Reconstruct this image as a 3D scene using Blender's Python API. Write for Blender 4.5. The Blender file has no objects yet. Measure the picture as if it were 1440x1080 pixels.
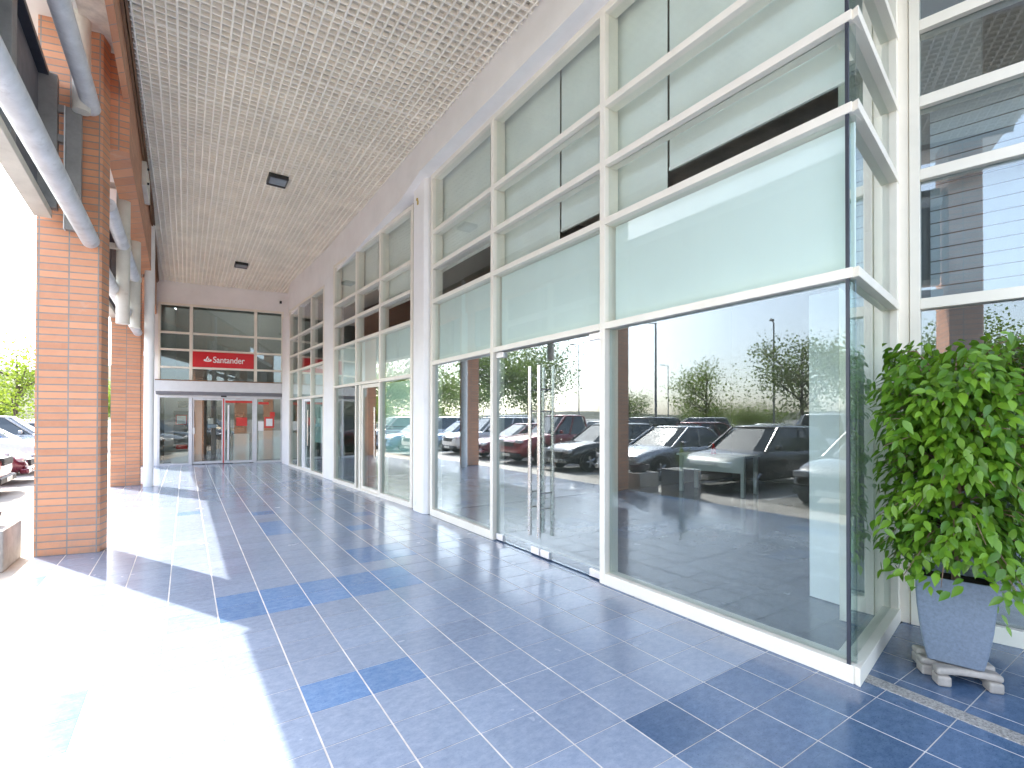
import bpy, bmesh, math, random
from mathutils import Vector, Matrix
R = math.radians
random.seed(7)
sc = bpy.context.scene
COL = sc.collection
PI = math.pi

# ------------------------------------------------------------------ materials
def newmat(name):
    m = bpy.data.materials.new(name); m.use_nodes = True
    nt = m.node_tree; nt.nodes.clear()
    out = nt.nodes.new('ShaderNodeOutputMaterial')
    return m, nt, out
def N(nt, typ, **kw):
    n = nt.nodes.new(typ)
    for k, v in kw.items():
        if k in n.inputs.keys() if isinstance(k, str) else False: n.inputs[k].default_value = v
        else: setattr(n, k, v)
    return n
def L(nt, a, b): nt.links.new(a, b)
def c4(c): return (c[0], c[1], c[2], 1.0)
def mix_col(nt, fac, a, b, blend='MIX'):
    n = nt.nodes.new('ShaderNodeMix'); n.data_type = 'RGBA'; n.blend_type = blend
    def put(sock, v):
        if hasattr(v, 'links') or hasattr(v, 'is_linked'): L(nt, v, sock)
        elif isinstance(v, (int, float)): sock.default_value = v
        else: sock.default_value = c4(v)
    put(n.inputs[0], fac); put(n.inputs[6], a); put(n.inputs[7], b)
    return n.outputs[2]
def noise(nt, scale, detail=4, rough=0.6, vec=None, stretch=None):
    n = nt.nodes.new('ShaderNodeTexNoise'); n.inputs['Scale'].default_value = scale
    n.inputs['Detail'].default_value = detail; n.inputs['Roughness'].default_value = rough
    if vec is None:
        tc = nt.nodes.new('ShaderNodeTexCoord'); vec = tc.outputs['Object']
    if stretch:
        mp = nt.nodes.new('ShaderNodeMapping'); mp.inputs['Scale'].default_value = stretch
        L(nt, vec, mp.inputs['Vector']); vec = mp.outputs['Vector']
    L(nt, vec, n.inputs['Vector'])
    return n.outputs['Fac']
def ramp(nt, fac, lo, hi, a=0.0, b=1.0):
    n = nt.nodes.new('ShaderNodeMapRange'); n.inputs[1].default_value = lo; n.inputs[2].default_value = hi
    n.inputs[3].default_value = a; n.inputs[4].default_value = b
    L(nt, fac, n.inputs[0]); return n.outputs[0]
def bump(nt, h, strength=0.2, dist=0.01):
    n = nt.nodes.new('ShaderNodeBump'); n.inputs['Strength'].default_value = strength
    n.inputs['Distance'].default_value = dist; L(nt, h, n.inputs['Height']); return n.outputs[0]

def simple(name, col, rough=0.5, metal=0.0, var=0.06, nscale=6.0, spec=0.5, bmp=0.0, bscale=60, coat=0.0, dirt=None):
    m, nt, out = newmat(name)
    b = nt.nodes.new('ShaderNodeBsdfPrincipled')
    f = noise(nt, nscale, 5, 0.65)
    dk = tuple(max(0, c*(1-var*2.2)) for c in col); lt = tuple(min(1, c*(1+var)) for c in col)
    cc = mix_col(nt, ramp(nt, f, .3, .7), dk, lt)
    if dirt:
        d = noise(nt, dirt[1], 8, 0.7)
        cc = mix_col(nt, ramp(nt, d, .58, .75, 0, dirt[2]), cc, dirt[0])
    L(nt, cc, b.inputs['Base Color'])
    r = ramp(nt, noise(nt, nscale*3, 3), .3, .7, max(0, rough-.06), min(1, rough+.06))
    L(nt, r, b.inputs['Roughness'])
    b.inputs['Metallic'].default_value = metal
    b.inputs['Specular IOR Level'].default_value = spec
    if coat: b.inputs['Coat Weight'].default_value = coat; b.inputs['Coat Roughness'].default_value = .05
    if bmp: L(nt, bump(nt, noise(nt, bscale, 4), bmp, .005), b.inputs['Normal'])
    L(nt, b.outputs[0], out.inputs[0]); return m

def tile_mat(name, a, b_, speck, amount=.5):
    m, nt, out = newmat(name)
    b = nt.nodes.new('ShaderNodeBsdfPrincipled')
    geo = nt.nodes.new('ShaderNodeNewGeometry')
    f1 = noise(nt, 16, 8, .78, stretch=(1, 1.5, 1)); f2 = noise(nt, 60, 5, .72, stretch=(1, 2.4, 1))
    c = mix_col(nt, ramp(nt, f1, .36, .64), a, b_)
    c = mix_col(nt, ramp(nt, f2, .56, .66, 0, amount), c, speck)
    rp = ramp(nt, geo.outputs['Random Per Island'], 0, 1, .92, 1.08)
    mm = nt.nodes.new('ShaderNodeVectorMath'); mm.operation = 'SCALE'; L(nt, c, mm.inputs[0]); L(nt, rp, mm.inputs['Scale'])
    # scuffed dull smears across the glaze
    d = noise(nt, .9, 6, .65)
    c = mix_col(nt, ramp(nt, d, .5, .85, 0, .12), mm.outputs[0], (.33, .36, .42))
    st_ = noise(nt, 5.5, 8, .8); c = mix_col(nt, ramp(nt, st_, .62, .74, 0, .30), c, (.14, .16, .20))
    L(nt, c, b.inputs['Base Color'])
    r = ramp(nt, noise(nt, 2.2, 4, .6), .3, .75, .19, .29); L(nt, r, b.inputs['Roughness'])
    b.inputs['Specular IOR Level'].default_value = .5
    b.inputs['Coat Weight'].default_value = .35; b.inputs['Coat Roughness'].default_value = .10
    L(nt, bump(nt, noise(nt, 9, 3), .06, .01), b.inputs['Normal'])
    L(nt, b.outputs[0], out.inputs[0]); return m

def brick_mat(name):
    m, nt, out = newmat(name)
    b = nt.nodes.new('ShaderNodeBsdfPrincipled')
    tc = nt.nodes.new('ShaderNodeTexCoord'); sx = nt.nodes.new('ShaderNodeSeparateXYZ'); L(nt, tc.outputs['Object'], sx.inputs[0])
    ad = nt.nodes.new('ShaderNodeMath'); ad.operation = 'ADD'; L(nt, sx.outputs[0], ad.inputs[0]); L(nt, sx.outputs[1], ad.inputs[1])
    cb = nt.nodes.new('ShaderNodeCombineXYZ'); L(nt, ad.outputs[0], cb.inputs[0]); L(nt, sx.outputs[2], cb.inputs[1])
    br = nt.nodes.new('ShaderNodeTexBrick'); L(nt, cb.outputs[0], br.inputs['Vector'])
    br.offset = 0.0; br.squash = 1.0
    br.inputs['Scale'].default_value = 1.0; br.inputs['Brick Width'].default_value = .27; br.inputs['Row Height'].default_value = .0795
    br.inputs['Mortar Size'].default_value = .0068; br.inputs['Mortar Smooth'].default_value = .15; br.inputs['Bias'].default_value = 0
    br.inputs['Color1'].default_value = (.66, .305, .165, 1); br.inputs['Color2'].default_value = (.50, .215, .115, 1)
    br.inputs['Mortar'].default_value = (.25, .21, .18, 1)
    f = noise(nt, 14, 6, .7); f2 = noise(nt, 2.2, 5)
    c = mix_col(nt, ramp(nt, f, .3, .7, 0, .35), br.outputs['Color'], (.66, .34, .20))
    c = mix_col(nt, ramp(nt, f2, .5, .75, 0, .25), c, (.40, .17, .095))
    gz = ramp(nt, sx.outputs[2], 0.0, .55, .75, 0)
    gm = nt.nodes.new('ShaderNodeMath'); gm.operation = 'MULTIPLY'; L(nt, gz, gm.inputs[0]); L(nt, ramp(nt, noise(nt, 7, 6, .7), .42, .7), gm.inputs[1])
    c = mix_col(nt, gm.outputs[0], c, (.30, .22, .17))
    ef = ramp(nt, noise(nt, 3.1, 7, .75), .60, .72, 0, .35); c = mix_col(nt, ef, c, (.62, .48, .38))
    c = mix_col(nt, br.outputs['Fac'], c, mix_col(nt, noise(nt, 9, 4), (.18, .155, .14), (.36, .33, .30)))
    L(nt, c, b.inputs['Base Color']); b.inputs['Roughness'].default_value = .62
    inv = nt.nodes.new('ShaderNodeMath'); inv.operation = 'SUBTRACT'; inv.inputs[0].default_value = 1; L(nt, br.outputs['Fac'], inv.inputs[1])
    a2 = nt.nodes.new('ShaderNodeMath'); a2.operation = 'ADD'; L(nt, inv.outputs[0], a2.inputs[0])
    sm = nt.nodes.new('ShaderNodeMath'); sm.operation = 'MULTIPLY'; sm.inputs[1].default_value = .25; L(nt, noise(nt, 120, 3), sm.inputs[0]); L(nt, sm.outputs[0], a2.inputs[1])
    L(nt, bump(nt, a2.outputs[0], .7, .008), b.inputs['Normal'])
    L(nt, b.outputs[0], out.inputs[0]); return m

def glass_mat(name, tint, r0=.14, power=2.6, gtint=(1, 1, 1)):
    m, nt, out = newmat(name)
    lw = nt.nodes.new('ShaderNodeLayerWeight'); lw.inputs['Blend'].default_value = .5
    pw = nt.nodes.new('ShaderNodeMath'); pw.operation = 'POWER'; pw.inputs[1].default_value = power; L(nt, lw.outputs['Facing'], pw.inputs[0])
    f = ramp(nt, pw.outputs[0], 0, 1, r0, 1.0)
    t = nt.nodes.new('ShaderNodeBsdfTransparent'); t.inputs[0].default_value = c4(tint)
    g = nt.nodes.new('ShaderNodeBsdfGlossy'); g.inputs['Roughness'].default_value = 0.0; g.inputs['Color'].default_value = c4(gtint)
    L(nt, bump(nt, noise(nt, .9, 1), .012, .02), g.inputs['Normal'])
    mx = nt.nodes.new('ShaderNodeMixShader'); L(nt, f, mx.inputs[0]); L(nt, t.outputs[0], mx.inputs[1]); L(nt, g.outputs[0], mx.inputs[2])
    L(nt, mx.outputs[0], out.inputs[0]); return m

def leaf_mat(name, a, b_, trans=.35, rough=.38, spec=.5, young=None):
    m, nt, out = newmat(name)
    geo = nt.nodes.new('ShaderNodeNewGeometry')
    c = mix_col(nt, geo.outputs['Random Per Island'], a, b_)
    if young: c = mix_col(nt, ramp(nt, noise(nt, 3.0, 4), .52, .72, 0, .8), c, young)
    b = nt.nodes.new('ShaderNodeBsdfPrincipled'); L(nt, c, b.inputs['Base Color'])
    b.inputs['Roughness'].default_value = rough; b.inputs['Specular IOR Level'].default_value = spec
    t = nt.nodes.new('ShaderNodeBsdfTranslucent'); L(nt, mix_col(nt, .5, c, (.30, .42, .04)), t.inputs[0])
    mx = nt.nodes.new('ShaderNodeMixShader'); mx.inputs[0].default_value = trans
    L(nt, b.outputs[0], mx.inputs[1]); L(nt, t.outputs[0], mx.inputs[2]); L(nt, mx.outputs[0], out.inputs[0]); return m

M = {}
M['tile'] = tile_mat('pale_blue_tile', (.195, .250, .345), (.280, .340, .445), (.130, .178, .275), .6)
M['tile_accent'] = tile_mat('mid_blue_tile', (.095, .190, .37), (.175, .285, .47), (.055, .115, .27), .75)
M['tile_dark'] = tile_mat('deep_blue_tile', (.050, .100, .195), (.105, .170, .285), (.020, .048, .115), .85)
M['tile_in'] = tile_mat('indoor_tile', (.13, .155, .17), (.17, .195, .21), (.1, .12, .15), .4)
M['grout'] = simple('grout', (.62, .60, .57), .9, var=.14, nscale=4, dirt=((.36, .34, .32), 1.6, .6))
M['granite'] = simple('granite', (.40, .39, .37), .55, var=.35, nscale=90, bmp=.1)
M['brick'] = brick_mat('orange_brick')
M['white'] = simple('white_plaster', (.88, .865, .845), .7, var=.03, nscale=1.5, bmp=.05, dirt=((.5, .46, .4), 1.3, .15))
M['frame'] = simple('cream_frame', (.85, .805, .70), .38, var=.03, nscale=2, dirt=((.55, .5, .4), 3, .18))
M['cream'] = simple('cream_grille', (.94, .89, .785), .6, var=.05, nscale=2)
M['plenum'] = simple('plenum', (.76, .71, .63), .9, var=.15, nscale=5)
M['tube'] = simple('galvanised_tube', (.70, .715, .74), .45, .1, var=.10, nscale=5, dirt=((.25, .23, .21), 9, .5))
M['post'] = simple('painted_post', (.68, .65, .58), .5, var=.06, nscale=3, dirt=((.3, .26, .2), 7, .4))
M['steel'] = simple('grey_steel', (.30, .30, .30), .5, .3, var=.12, nscale=4, dirt=((.16, .15, .14), 6, .4))
M['board'] = simple('sign_back', (.155, .165, .19), .55, var=.08, nscale=2)
M['rim_dark'] = simple('dark_navy_trim', (.03, .035, .05), .4)
M['brown'] = simple('brown_trim', (.23, .115, .055), .55, var=.1)
M['chrome'] = simple('satin_steel', (.62, .58, .54), .25, 1.0, var=.05)
M['patch'] = simple('patch_metal', (.74, .72, .72), .35, .5, var=.03)
M['glass'] = glass_mat('solar_glass', (.88, .925, .915), .058, 2.4, (.84, .92, 1))
M['glass_high'] = glass_mat('high_glass', (.95, .975, .97), .012, 4.2)
M['glass_recess'] = glass_mat('recess_glass', (.82, .87, .88), .10, 2.2, (.95, .98, 1))
M['glass_clear'] = glass_mat('clear_glass', (.80, .89, .86), .05, 3.2)
M['glass_bank'] = glass_mat('bank_glass', (.86, .90, .88), .05, 3.5)
M['panel'] = simple('aqua_panel', (.73, .835, .80), .35, var=.02, nscale=1)
M['film'] = simple('pale_film', (.62, .74, .74), .5, var=.02, nscale=1)
M['blind'] = simple('roller_blind', (.72, .765, .72), .85, var=.04, nscale=1.2, bmp=.1, bscale=160)
M['hem'] = simple('blind_hem', (.72, .74, .70), .5)
M['slat'] = simple('slat_blind', (.55, .60, .64), .6, var=.04)
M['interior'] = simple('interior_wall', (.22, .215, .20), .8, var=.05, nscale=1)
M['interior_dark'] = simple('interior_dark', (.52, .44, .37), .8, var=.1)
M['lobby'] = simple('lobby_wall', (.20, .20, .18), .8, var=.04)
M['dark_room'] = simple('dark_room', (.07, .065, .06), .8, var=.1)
M['partition'] = simple('white_partition', (.88, .90, .90), .5, var=.02)
M['furn'] = simple('white_laminate', (.90, .92, .90), .4, var=.02)
M['black'] = simple('black_paint', (.02, .02, .02), .4)
M['lens'] = simple('lamp_lens', (.22, .26, .30), .15, spec=.8)
M['red'] = simple('sign_red', (.62, .006, .016), .35, var=.03)
M['redpost'] = simple('poster_red', (.60, .03, .02), .5)
M['paper'] = simple('paper', (.8, .8, .78), .7, var=.02)
M['bluepaper'] = simple('blue_paper', (.38, .50, .66), .7)
M['signwhite'] = simple('sign_white', (.86, .86, .86), .4, var=.01)
M['shutter'] = simple('grey_shutter_box', (.62, .63, .64), .4, .1, var=.03)
M['shutter_dark'] = simple('grey_slot', (.20, .20, .22), .5)
M['pot'] = simple('blue_grey_pot', (.20, .24, .30), .5, var=.10, nscale=60, bmp=.12, bscale=160)
M['soil'] = simple('soil', (.045, .03, .02), .95, var=.3, nscale=30, bmp=.6, bscale=60)
M['stand'] = simple('weathered_stand', (.42, .38, .34), .65, var=.18, nscale=7, bmp=.15, bscale=40)
M['bark'] = simple('ficus_bark', (.26, .17, .11), .8, var=.2, nscale=20, bmp=.4)
M['leaf'] = leaf_mat('ficus_leaf', (.065, .185, .015), (.215, .40, .032), .36, .32, .55)
M['treebark'] = simple('tree_bark', (.11, .085, .065), .9, var=.25, nscale=8, bmp=.5)
M['tl_a'] = leaf_mat('tree_leaf_bright', (.11, .18, .022), (.24, .31, .04), .45, .5, .3)
M['tl_b'] = leaf_mat('tree_leaf_mid', (.07, .125, .025), (.14, .20, .045), .42, .5, .3)
M['tl_c'] = leaf_mat('tree_leaf_grey', (.085, .125, .055), (.15, .195, .085), .42, .5, .3)
M['asphalt'] = simple('sunbleached_asphalt', (.36, .345, .32), .9, var=.12, nscale=1.2, bmp=.3, bscale=120, dirt=((.12, .115, .11), .5, .4))
M['pave'] = simple('beige_paving', (.55, .51, .455), .85, var=.10, nscale=2.0, bmp=.2, bscale=80, dirt=((.22, .2, .18), .7, .4))
M['kerb'] = simple('kerb_stone', (.42, .40, .37), .8, var=.15, nscale=3)
M['line'] = simple('white_road_paint', (.75, .75, .72), .7, var=.1)
M['hill'] = simple('hill', (.12, .125, .085), .95, var=.25, nscale=.02)
M['concrete'] = simple('planter_concrete', (.40, .39, .38), .8, var=.12, nscale=5, bmp=.2, bscale=50, dirt=((.2, .19, .18), 3, .4))
M['terracotta'] = simple('dark_bowl', (.10, .08, .09), .7, var=.15)
M['galv'] = simple('lamp_post_grey', (.22, .23, .24), .5, .4, var=.08)
M['tyre'] = simple('tyre', (.018, .018, .018), .75)
M['rim'] = simple('alloy_rim', (.5, .5, .52), .3, .9)
M['carglass'] = simple('car_glass', (.03, .045, .055), .04, spec=.9, var=.02)
M['lamp_clear'] = simple('headlamp', (.65, .67, .7), .1, .3, coat=.6)
M['lamp_red'] = simple('tail_lamp', (.35, .01, .01), .15, coat=.6)
M['plastic'] = simple('black_plastic', (.03, .03, .032), .55)
M['plate'] = simple('number_plate', (.7, .7, .68), .4)
M['screen'] = simple('dark_display', (.02, .035, .03), .2)
M['hvac'] = simple('rust_stain', (.55, .40, .12), .8)
m_, nt_, out_ = newmat('opal_fill_panel'); tl_ = nt_.nodes.new('ShaderNodeBsdfTranslucent'); tl_.inputs[0].default_value = (.8, .8, .78, 1)
L(nt_, mix_col(nt_, ramp(nt_, noise(nt_, 2, 3), .3, .7), (.76, .77, .76), (.84, .84, .82)), tl_.inputs[0]); L(nt_, tl_.outputs[0], out_.inputs[0]); M['opal'] = m_  # diffusing material of the added daylight panels in the roof
def paint(name, col, metal=.35): return simple(name, col, .28, metal, var=.02, coat=1.0)
P = dict(red=paint('paint_red', (.28, .012, .02), .2), maroon=paint('paint_maroon', (.17, .02, .045), .3), white=paint('paint_white', (.72, .72, .72), 0),
         silver=paint('paint_silver', (.46, .47, .48), .7), grey=paint('paint_grey', (.13, .135, .14), .5), black=paint('paint_black', (.015, .015, .017), .2),
         navy=paint('paint_navy', (.02, .035, .09), .4), beige=paint('paint_beige', (.38, .34, .27), .4), green=paint('paint_green', (.03, .075, .05), .3), blue=paint('paint_blue', (.05, .13, .30), .3))

# ------------------------------------------------------------------ mesh helpers
def BM(): return bmesh.new()
def rootloc(o):
    while o.parent is not None: o = o.parent
    return o
def obj(name, bm, mat, parent=None, smooth=False, bevel=0.0, seg=2, rough_local=False, autosmooth=None):
    """link bm (world coordinates) as ONE mesh object; children are stored relative to their thing's Empty"""
    if parent is not None and not rough_local:
        r = rootloc(parent); inv = r.matrix_basis.inverted()
        bm.transform(inv)
    bmesh.ops.recalc_face_normals(bm, faces=bm.faces)
    me = bpy.data.meshes.new(name); bm.to_mesh(me); bm.free()
    mats = mat if isinstance(mat, (list, tuple)) else [mat]
    for m in mats: me.materials.append(m)
    if smooth: me.shade_smooth()
    o = bpy.data.objects.new(name, me); COL.objects.link(o)
    if parent is not None: o.parent = parent
    if bevel:
        b = o.modifiers.new('bevel', 'BEVEL'); b.width = bevel; b.segments = seg; b.limit_method = 'ANGLE'; b.angle_limit = R(40)
        b.harden_normals = False
    if autosmooth:
        for p in me.polygons: p.use_smooth = True
        try: me.set_sharp_from_angle(angle=R(autosmooth))
        except Exception: pass
    return o
def thing(name, label, cat, loc=(0, 0, 0), rz=0.0, group=None):
    o = bpy.data.objects.new(name, None); COL.objects.link(o); o.empty_display_size = .2
    o.location = loc; o.rotation_euler = (0, 0, rz)
    o.matrix_basis = Matrix.Translation(loc) @ Matrix.Rotation(rz, 4, 'Z')
    o['label'] = label; o['category'] = cat
    if group: o['group'] = group
    return o
def tag(o, label, cat, group=None, kind=None):
    if label: o['label'] = label
    if cat: o['category'] = cat
    if group: o['group'] = group
    if kind: o['kind'] = kind
    return o
def struct(name, bm, mat, label=None, cat=None, **kw):
    o = obj(name, bm, mat, **kw); o['kind'] = 'structure'
    if label: o['label'] = label
    if cat: o['category'] = cat
    return o
def box(bm, x0, x1, y0, y1, z0, z1, mi=0):
    v = [bm.verts.new((x, y, z)) for z in (z0, z1) for x, y in ((x0, y0), (x1, y0), (x1, y1), (x0, y1))]
    fs = [(0, 3, 2, 1), (4, 5, 6, 7), (0, 1, 5, 4), (1, 2, 6, 5), (2, 3, 7, 6), (3, 0, 4, 7)]
    for f in fs:
        q = bm.faces.new([v[i] for i in f]); q.material_index = mi
def prism(bm, pts, z0, z1, mi=0):
    a = [bm.verts.new((x, y, z0)) for x, y in pts]; b = [bm.verts.new((x, y, z1)) for x, y in pts]
    n = len(pts)
    for f in [bm.faces.new(a[::-1]), bm.faces.new(b)] + [bm.faces.new((a[i], a[(i+1) % n], b[(i+1) % n], b[i])) for i in range(n)]: f.material_index = mi
def tube(bm, p0, p1, r0, r1=None, seg=16, cap=True):
    r1 = r0 if r1 is None else r1
    p0 = Vector(p0); p1 = Vector(p1); d = (p1-p0).normalized()
    a = d.orthogonal().normalized(); b = d.cross(a)
    A = [bm.verts.new(p0+(a*math.cos(t)+b*math.sin(t))*r0) for t in [2*PI*i/seg for i in range(seg)]]
    B = [bm.verts.new(p1+(a*math.cos(t)+b*math.sin(t))*r1) for t in [2*PI*i/seg for i in range(seg)]]
    for i in range(seg): bm.faces.new((A[i], A[(i+1) % seg], B[(i+1) % seg], B[i]))
    if cap: bm.faces.new(A[::-1]); bm.faces.new(B)
def path_tube(bm, pts, rads, seg=8):
    rings = []
    pts = [Vector(p) for p in pts]
    for i, p in enumerate(pts):
        d = (pts[min(i+1, len(pts)-1)]-pts[max(i-1, 0)]).normalized()
        a = d.cross(Vector((0.31, .17, .93))).normalized(); b = d.cross(a)
        rings.append([bm.verts.new(p+(a*math.cos(2*PI*k/seg)+b*math.sin(2*PI*k/seg))*rads[i]) for k in range(seg)])
    for r0, r1 in zip(rings, rings[1:]):
        for k in range(seg): bm.faces.new((r0[k], r0[(k+1) % seg], r1[(k+1) % seg], r1[k]))
    bm.faces.new(rings[0][::-1]); bm.faces.new(rings[-1])
def lathe(bm, prof, c=(0, 0, 0), seg=24, axis='Z'):
    rings = []
    for r, h in prof:
        ring = []
        for k in range(seg):
            t = 2*PI*k/seg
            if axis == 'Z': p = (c[0]+r*math.cos(t), c[1]+r*math.sin(t), c[2]+h)
            else: p = (c[0]+r*math.cos(t), c[1]+h, c[2]+r*math.sin(t))
            ring.append(bm.verts.new(p))
        rings.append(ring)
    for a, b in zip(rings, rings[1:]):
        for k in range(seg): bm.faces.new((a[k], a[(k+1) % seg], b[(k+1) % seg], b[k]))
    bm.faces.new(rings[0][::-1]); bm.faces.new(rings[-1])
def loft(bm, rings, closed_ends=True, mi=0):
    vs = [[bm.verts.new(p) for p in r] for r in rings]
    n = len(vs[0])
    for a, b in zip(vs, vs[1:]):
        for k in range(n):
            f = bm.faces.new((a[k], a[(k+1) % n], b[(k+1) % n], b[k])); f.material_index = mi
    if closed_ends: bm.faces.new(vs[0][::-1]); bm.faces.new(vs[-1])

class Fac:
    """a facade plane in plan: s runs along it, n points out of the building"""
    def __init__(self, A, B, flip=False):
        self.A = Vector(A); e = Vector(B)-self.A; self.len = e.length; self.e = e.normalized()
        self.n = Vector((self.e.y, -self.e.x)) if flip else Vector((-self.e.y, self.e.x))
    def pt(self, s, n=0.0): return self.A+self.e*s+self.n*n
    def box(self, bm, s0, s1, n0, n1, z0, z1, mi=0):
        prism(bm, [tuple(self.pt(s, n)) for s, n in ((s0, n0), (s1, n0), (s1, n1), (s0, n1))], z0, z1, mi)
    def part(self, name, mat, parent, s0, s1, n0, n1, z0, z1, bevel=0.0, **kw):
        bm = BM(); self.box(bm, s0, s1, n0, n1, z0, z1); return obj(name, bm, mat, parent, bevel=bevel, **kw)
    def pane(self, mat, parent, s0, s1, z0, z1, n=-.03, name='pane', yaw=0.0):
        bm = BM(); sm = (s0+s1)/2; k = math.tan(yaw)
        q = [(s0, n+(s0-sm)*k), (s1, n+(s1-sm)*k)]
        pts = [tuple(self.pt(q[0][0], q[0][1]-.006)), tuple(self.pt(q[1][0], q[1][1]-.006)), tuple(self.pt(q[1][0], q[1][1]+.006)), tuple(self.pt(q[0][0], q[0][1]+.006))]
        prism(bm, pts, z0, z1); return obj(name, bm, mat, parent)

# ------------------------------------------------------------------ plan (metres; camera above the origin, Y along the arcade)
CZ = 5.85
F1A, F1B = (3.268, 1.283), (3.262, 7.215)
F2A, F2B = (3.235, 7.95), (2.969, 12.20)
F3A, F3B = (2.965, 13.2), (2.752, 17.0)
RTA, RTB = (3.268, 1.283), (4.56, 1.512)
RCA, RCB = (4.56, 1.512), (4.718, .85)
ENA, ENB = (-.745, 19.142), (2.905, 18.575)
F1 = Fac(F1A, F1B); F2 = Fac(F2A, F2B); F3 = Fac(F3A, F3B)
RT = Fac(RTA, RTB, True); RC = Fac(RCA, RCB, True); EN = Fac(ENA, ENB, True)

# ------------------------------------------------------------------ ground, paving, floor
bm = BM(); box(bm, -400, 60, -300, 500, -.5, -.14)
struct('ground', bm, M['asphalt'], 'sun bleached grey asphalt of the car park', 'ground')
bm = BM(); prism(bm, [(-3.0, -12), (-1.36, -12), (-1.36, 24), (-2.55, 24)], -.2, -.10)
struct('pavement', bm, M['pave'], 'beige pavement between arcade floor and parked cars', 'pavement', bevel=.01)
bm = BM()
for y in [-5.3+2.7*i for i in range(15)]: box(bm, -8.2, -3.35, y-.05, y+.05, -.2, -.136)
struct('parking_lines', bm, M['line'], 'white painted bay lines on the car park', 'road marking')

TX0, TY0, TX, TY = -.1148, 2.7222, .33171, .31318
accent = {(2, 0), (3, 0), (5, 9), (6, 9), (5, 8), (6, 8), (2, 6), (2, 5), (1, 5), (1, 6), (3, 5), (3, 6), (4, 6), (4, 5), (5, 6), (5, 5), (-2, 2), (-2, 1), (-4, 11), (-4, 10),
          (3, 14), (3, 15), (3, 16), (6, 13), (3, 19), (7, 16), (0, 21), (6, 22)}
light = {(3, 24), (4, 24), (4, 27), (3, 30), (5, 33)}
bm = BM(); g = .0048; gy = .0028
for i in range(-5, 16):
    for j in range(-28, 54):
        x0, x1 = TX0+i*TX+g, TX0+(i+1)*TX-g; y0, y1 = TY0+j*TY+gy, TY0+(j+1)*TY-gy
        x0 = max(x0, -1.385); 
        if x1 < -1.36: continue
        # outline of shops
        xm, ym = (x0+x1)/2, (y0+y1)/2
        if ym > 1.35 and xm > 3.55: continue
        if xm > 6.2 or y0 > 19.2: continue
        mi = 0
        if (i, j) in accent: mi = 1
        elif (i >= 6 and j <= -4): mi = 2
        elif (i >= 10): mi = 2
        box(bm, x0, x1, y0, y1, -.012, 0.0, mi)
floor = struct('floor', bm, [M['tile'], M['tile_accent'], M['tile_dark']], 'blue grey ceramic tile floor of the arcade with darker blue tiles', 'floor')
bm = BM(); prism(bm, [(-1.395, -6.2), (6.4, -6.2), (6.4, 1.4), (3.6, 1.4), (3.6, 7.5), (3.3, 19.3), (-1.395, 19.3)], -.25, -.0015)
struct('floor_bed', bm, M['grout'], 'pale grout and edge of the tiled floor', 'floor')
bm = BM(); prism(bm, [(3.335, 1.262), (3.440, 1.285), (3.285, -3.2), (3.175, -3.2)], -.0, .004)
struct('stone_strip', bm, M['granite'], 'grey granite strip set in the dark blue tiles beside the corner window', 'floor strip')

# ------------------------------------------------------------------ building shell: slab, lintel, bulkhead, shop interiors
bld = thing('arcade_building', 'white and brick arcade building with deep covered walkway', 'building', (0, 8, 0))
bm = BM(); prism(bm, [(-1.7, -.7), (7.6, -.7), (7.6, 19.5), (-1.85, 19.5), (-1.75, 14)], 6.02, 6.9)  # unseen overhang widened to block sun; rear cut short to admit sky
prism(bm, [(7.6, -.7), (16, -.7), (16, 4.6), (7.6, 4.6)], 6.02, 6.9); prism(bm, [(10.6, 4.6), (16, 4.6), (16, 24), (10.6, 24)], 6.02, 6.9)
prism(bm, [(7.6, 7.3), (10.6, 7.3), (10.6, 24), (7.6, 24)], 6.02, 6.9); prism(bm, [(-1.85, 19.5), (-.4, 19.5), (-.4, 24), (-1.95, 24)], 6.02, 6.9); prism(bm, [(-.4, 22), (7.6, 22), (7.6, 24), (-.4, 24)], 6.02, 6.9)
prism(bm, [(3.2, 19.5), (7.6, 19.5), (7.6, 22), (3.2, 22)], 6.02, 6.9)  # openings left for the added opal panels
obj('roof_slab', bm, M['white'], bld)
bm = BM(); box(bm, 7.6, 10.6, 4.6, 7.3, 6.1, 6.13); obj('added_fill_panel', bm, M['opal'], bld)  # added opal panel, lets daylight down onto the desk
bm = BM(); box(bm, -.4, 3.2, 19.5, 22, 6.1, 6.13); obj('added_fill_panel', bm, M['opal'], bld)  # added opal panel, brightens the bank lobby from above
def lx(y): return -.56 - .0075*max(0, y-6.5) - .017*max(0, y-12.5)       # left edge of the grille ceiling
bm = BM()
prism(bm, [(-.84, 7.62), (lx(7.6)-.03, 7.62), (lx(13.9)-.03, 13.95), (-.86, 13.95)], 4.8, 6.01)
prism(bm, [(-.86, 14.25), (lx(14.2)-.03, 14.25), (lx(19)-.03, 19.2), (-1.1, 19.2)], 4.8, 6.01)
prism(bm, [(-.65, 5.55), (-.585, 5.55), (-.60, 7.615), (-.66, 7.615)], 5.42, 6.012)
obj('brick_lintel', bm, M['brick'], bld)
bm = BM()
ys = [-.65, 0, 6.5, 9, 12.5, 15, 17.5, 19.1]
for y0, y1 in zip(ys, ys[1:]):
    for off, wd, zz in ((-.028, .03, CZ-.055), (.012, .022, CZ-.02)):
        prism(bm, [(lx(y0)+off, y0), (lx(y0)+off+wd, y0), (lx(y1)+off+wd, y1), (lx(y1)+off, y1)], zz, 6.0)
obj('ceiling_trim', bm, M['brown'], bld)
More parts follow.
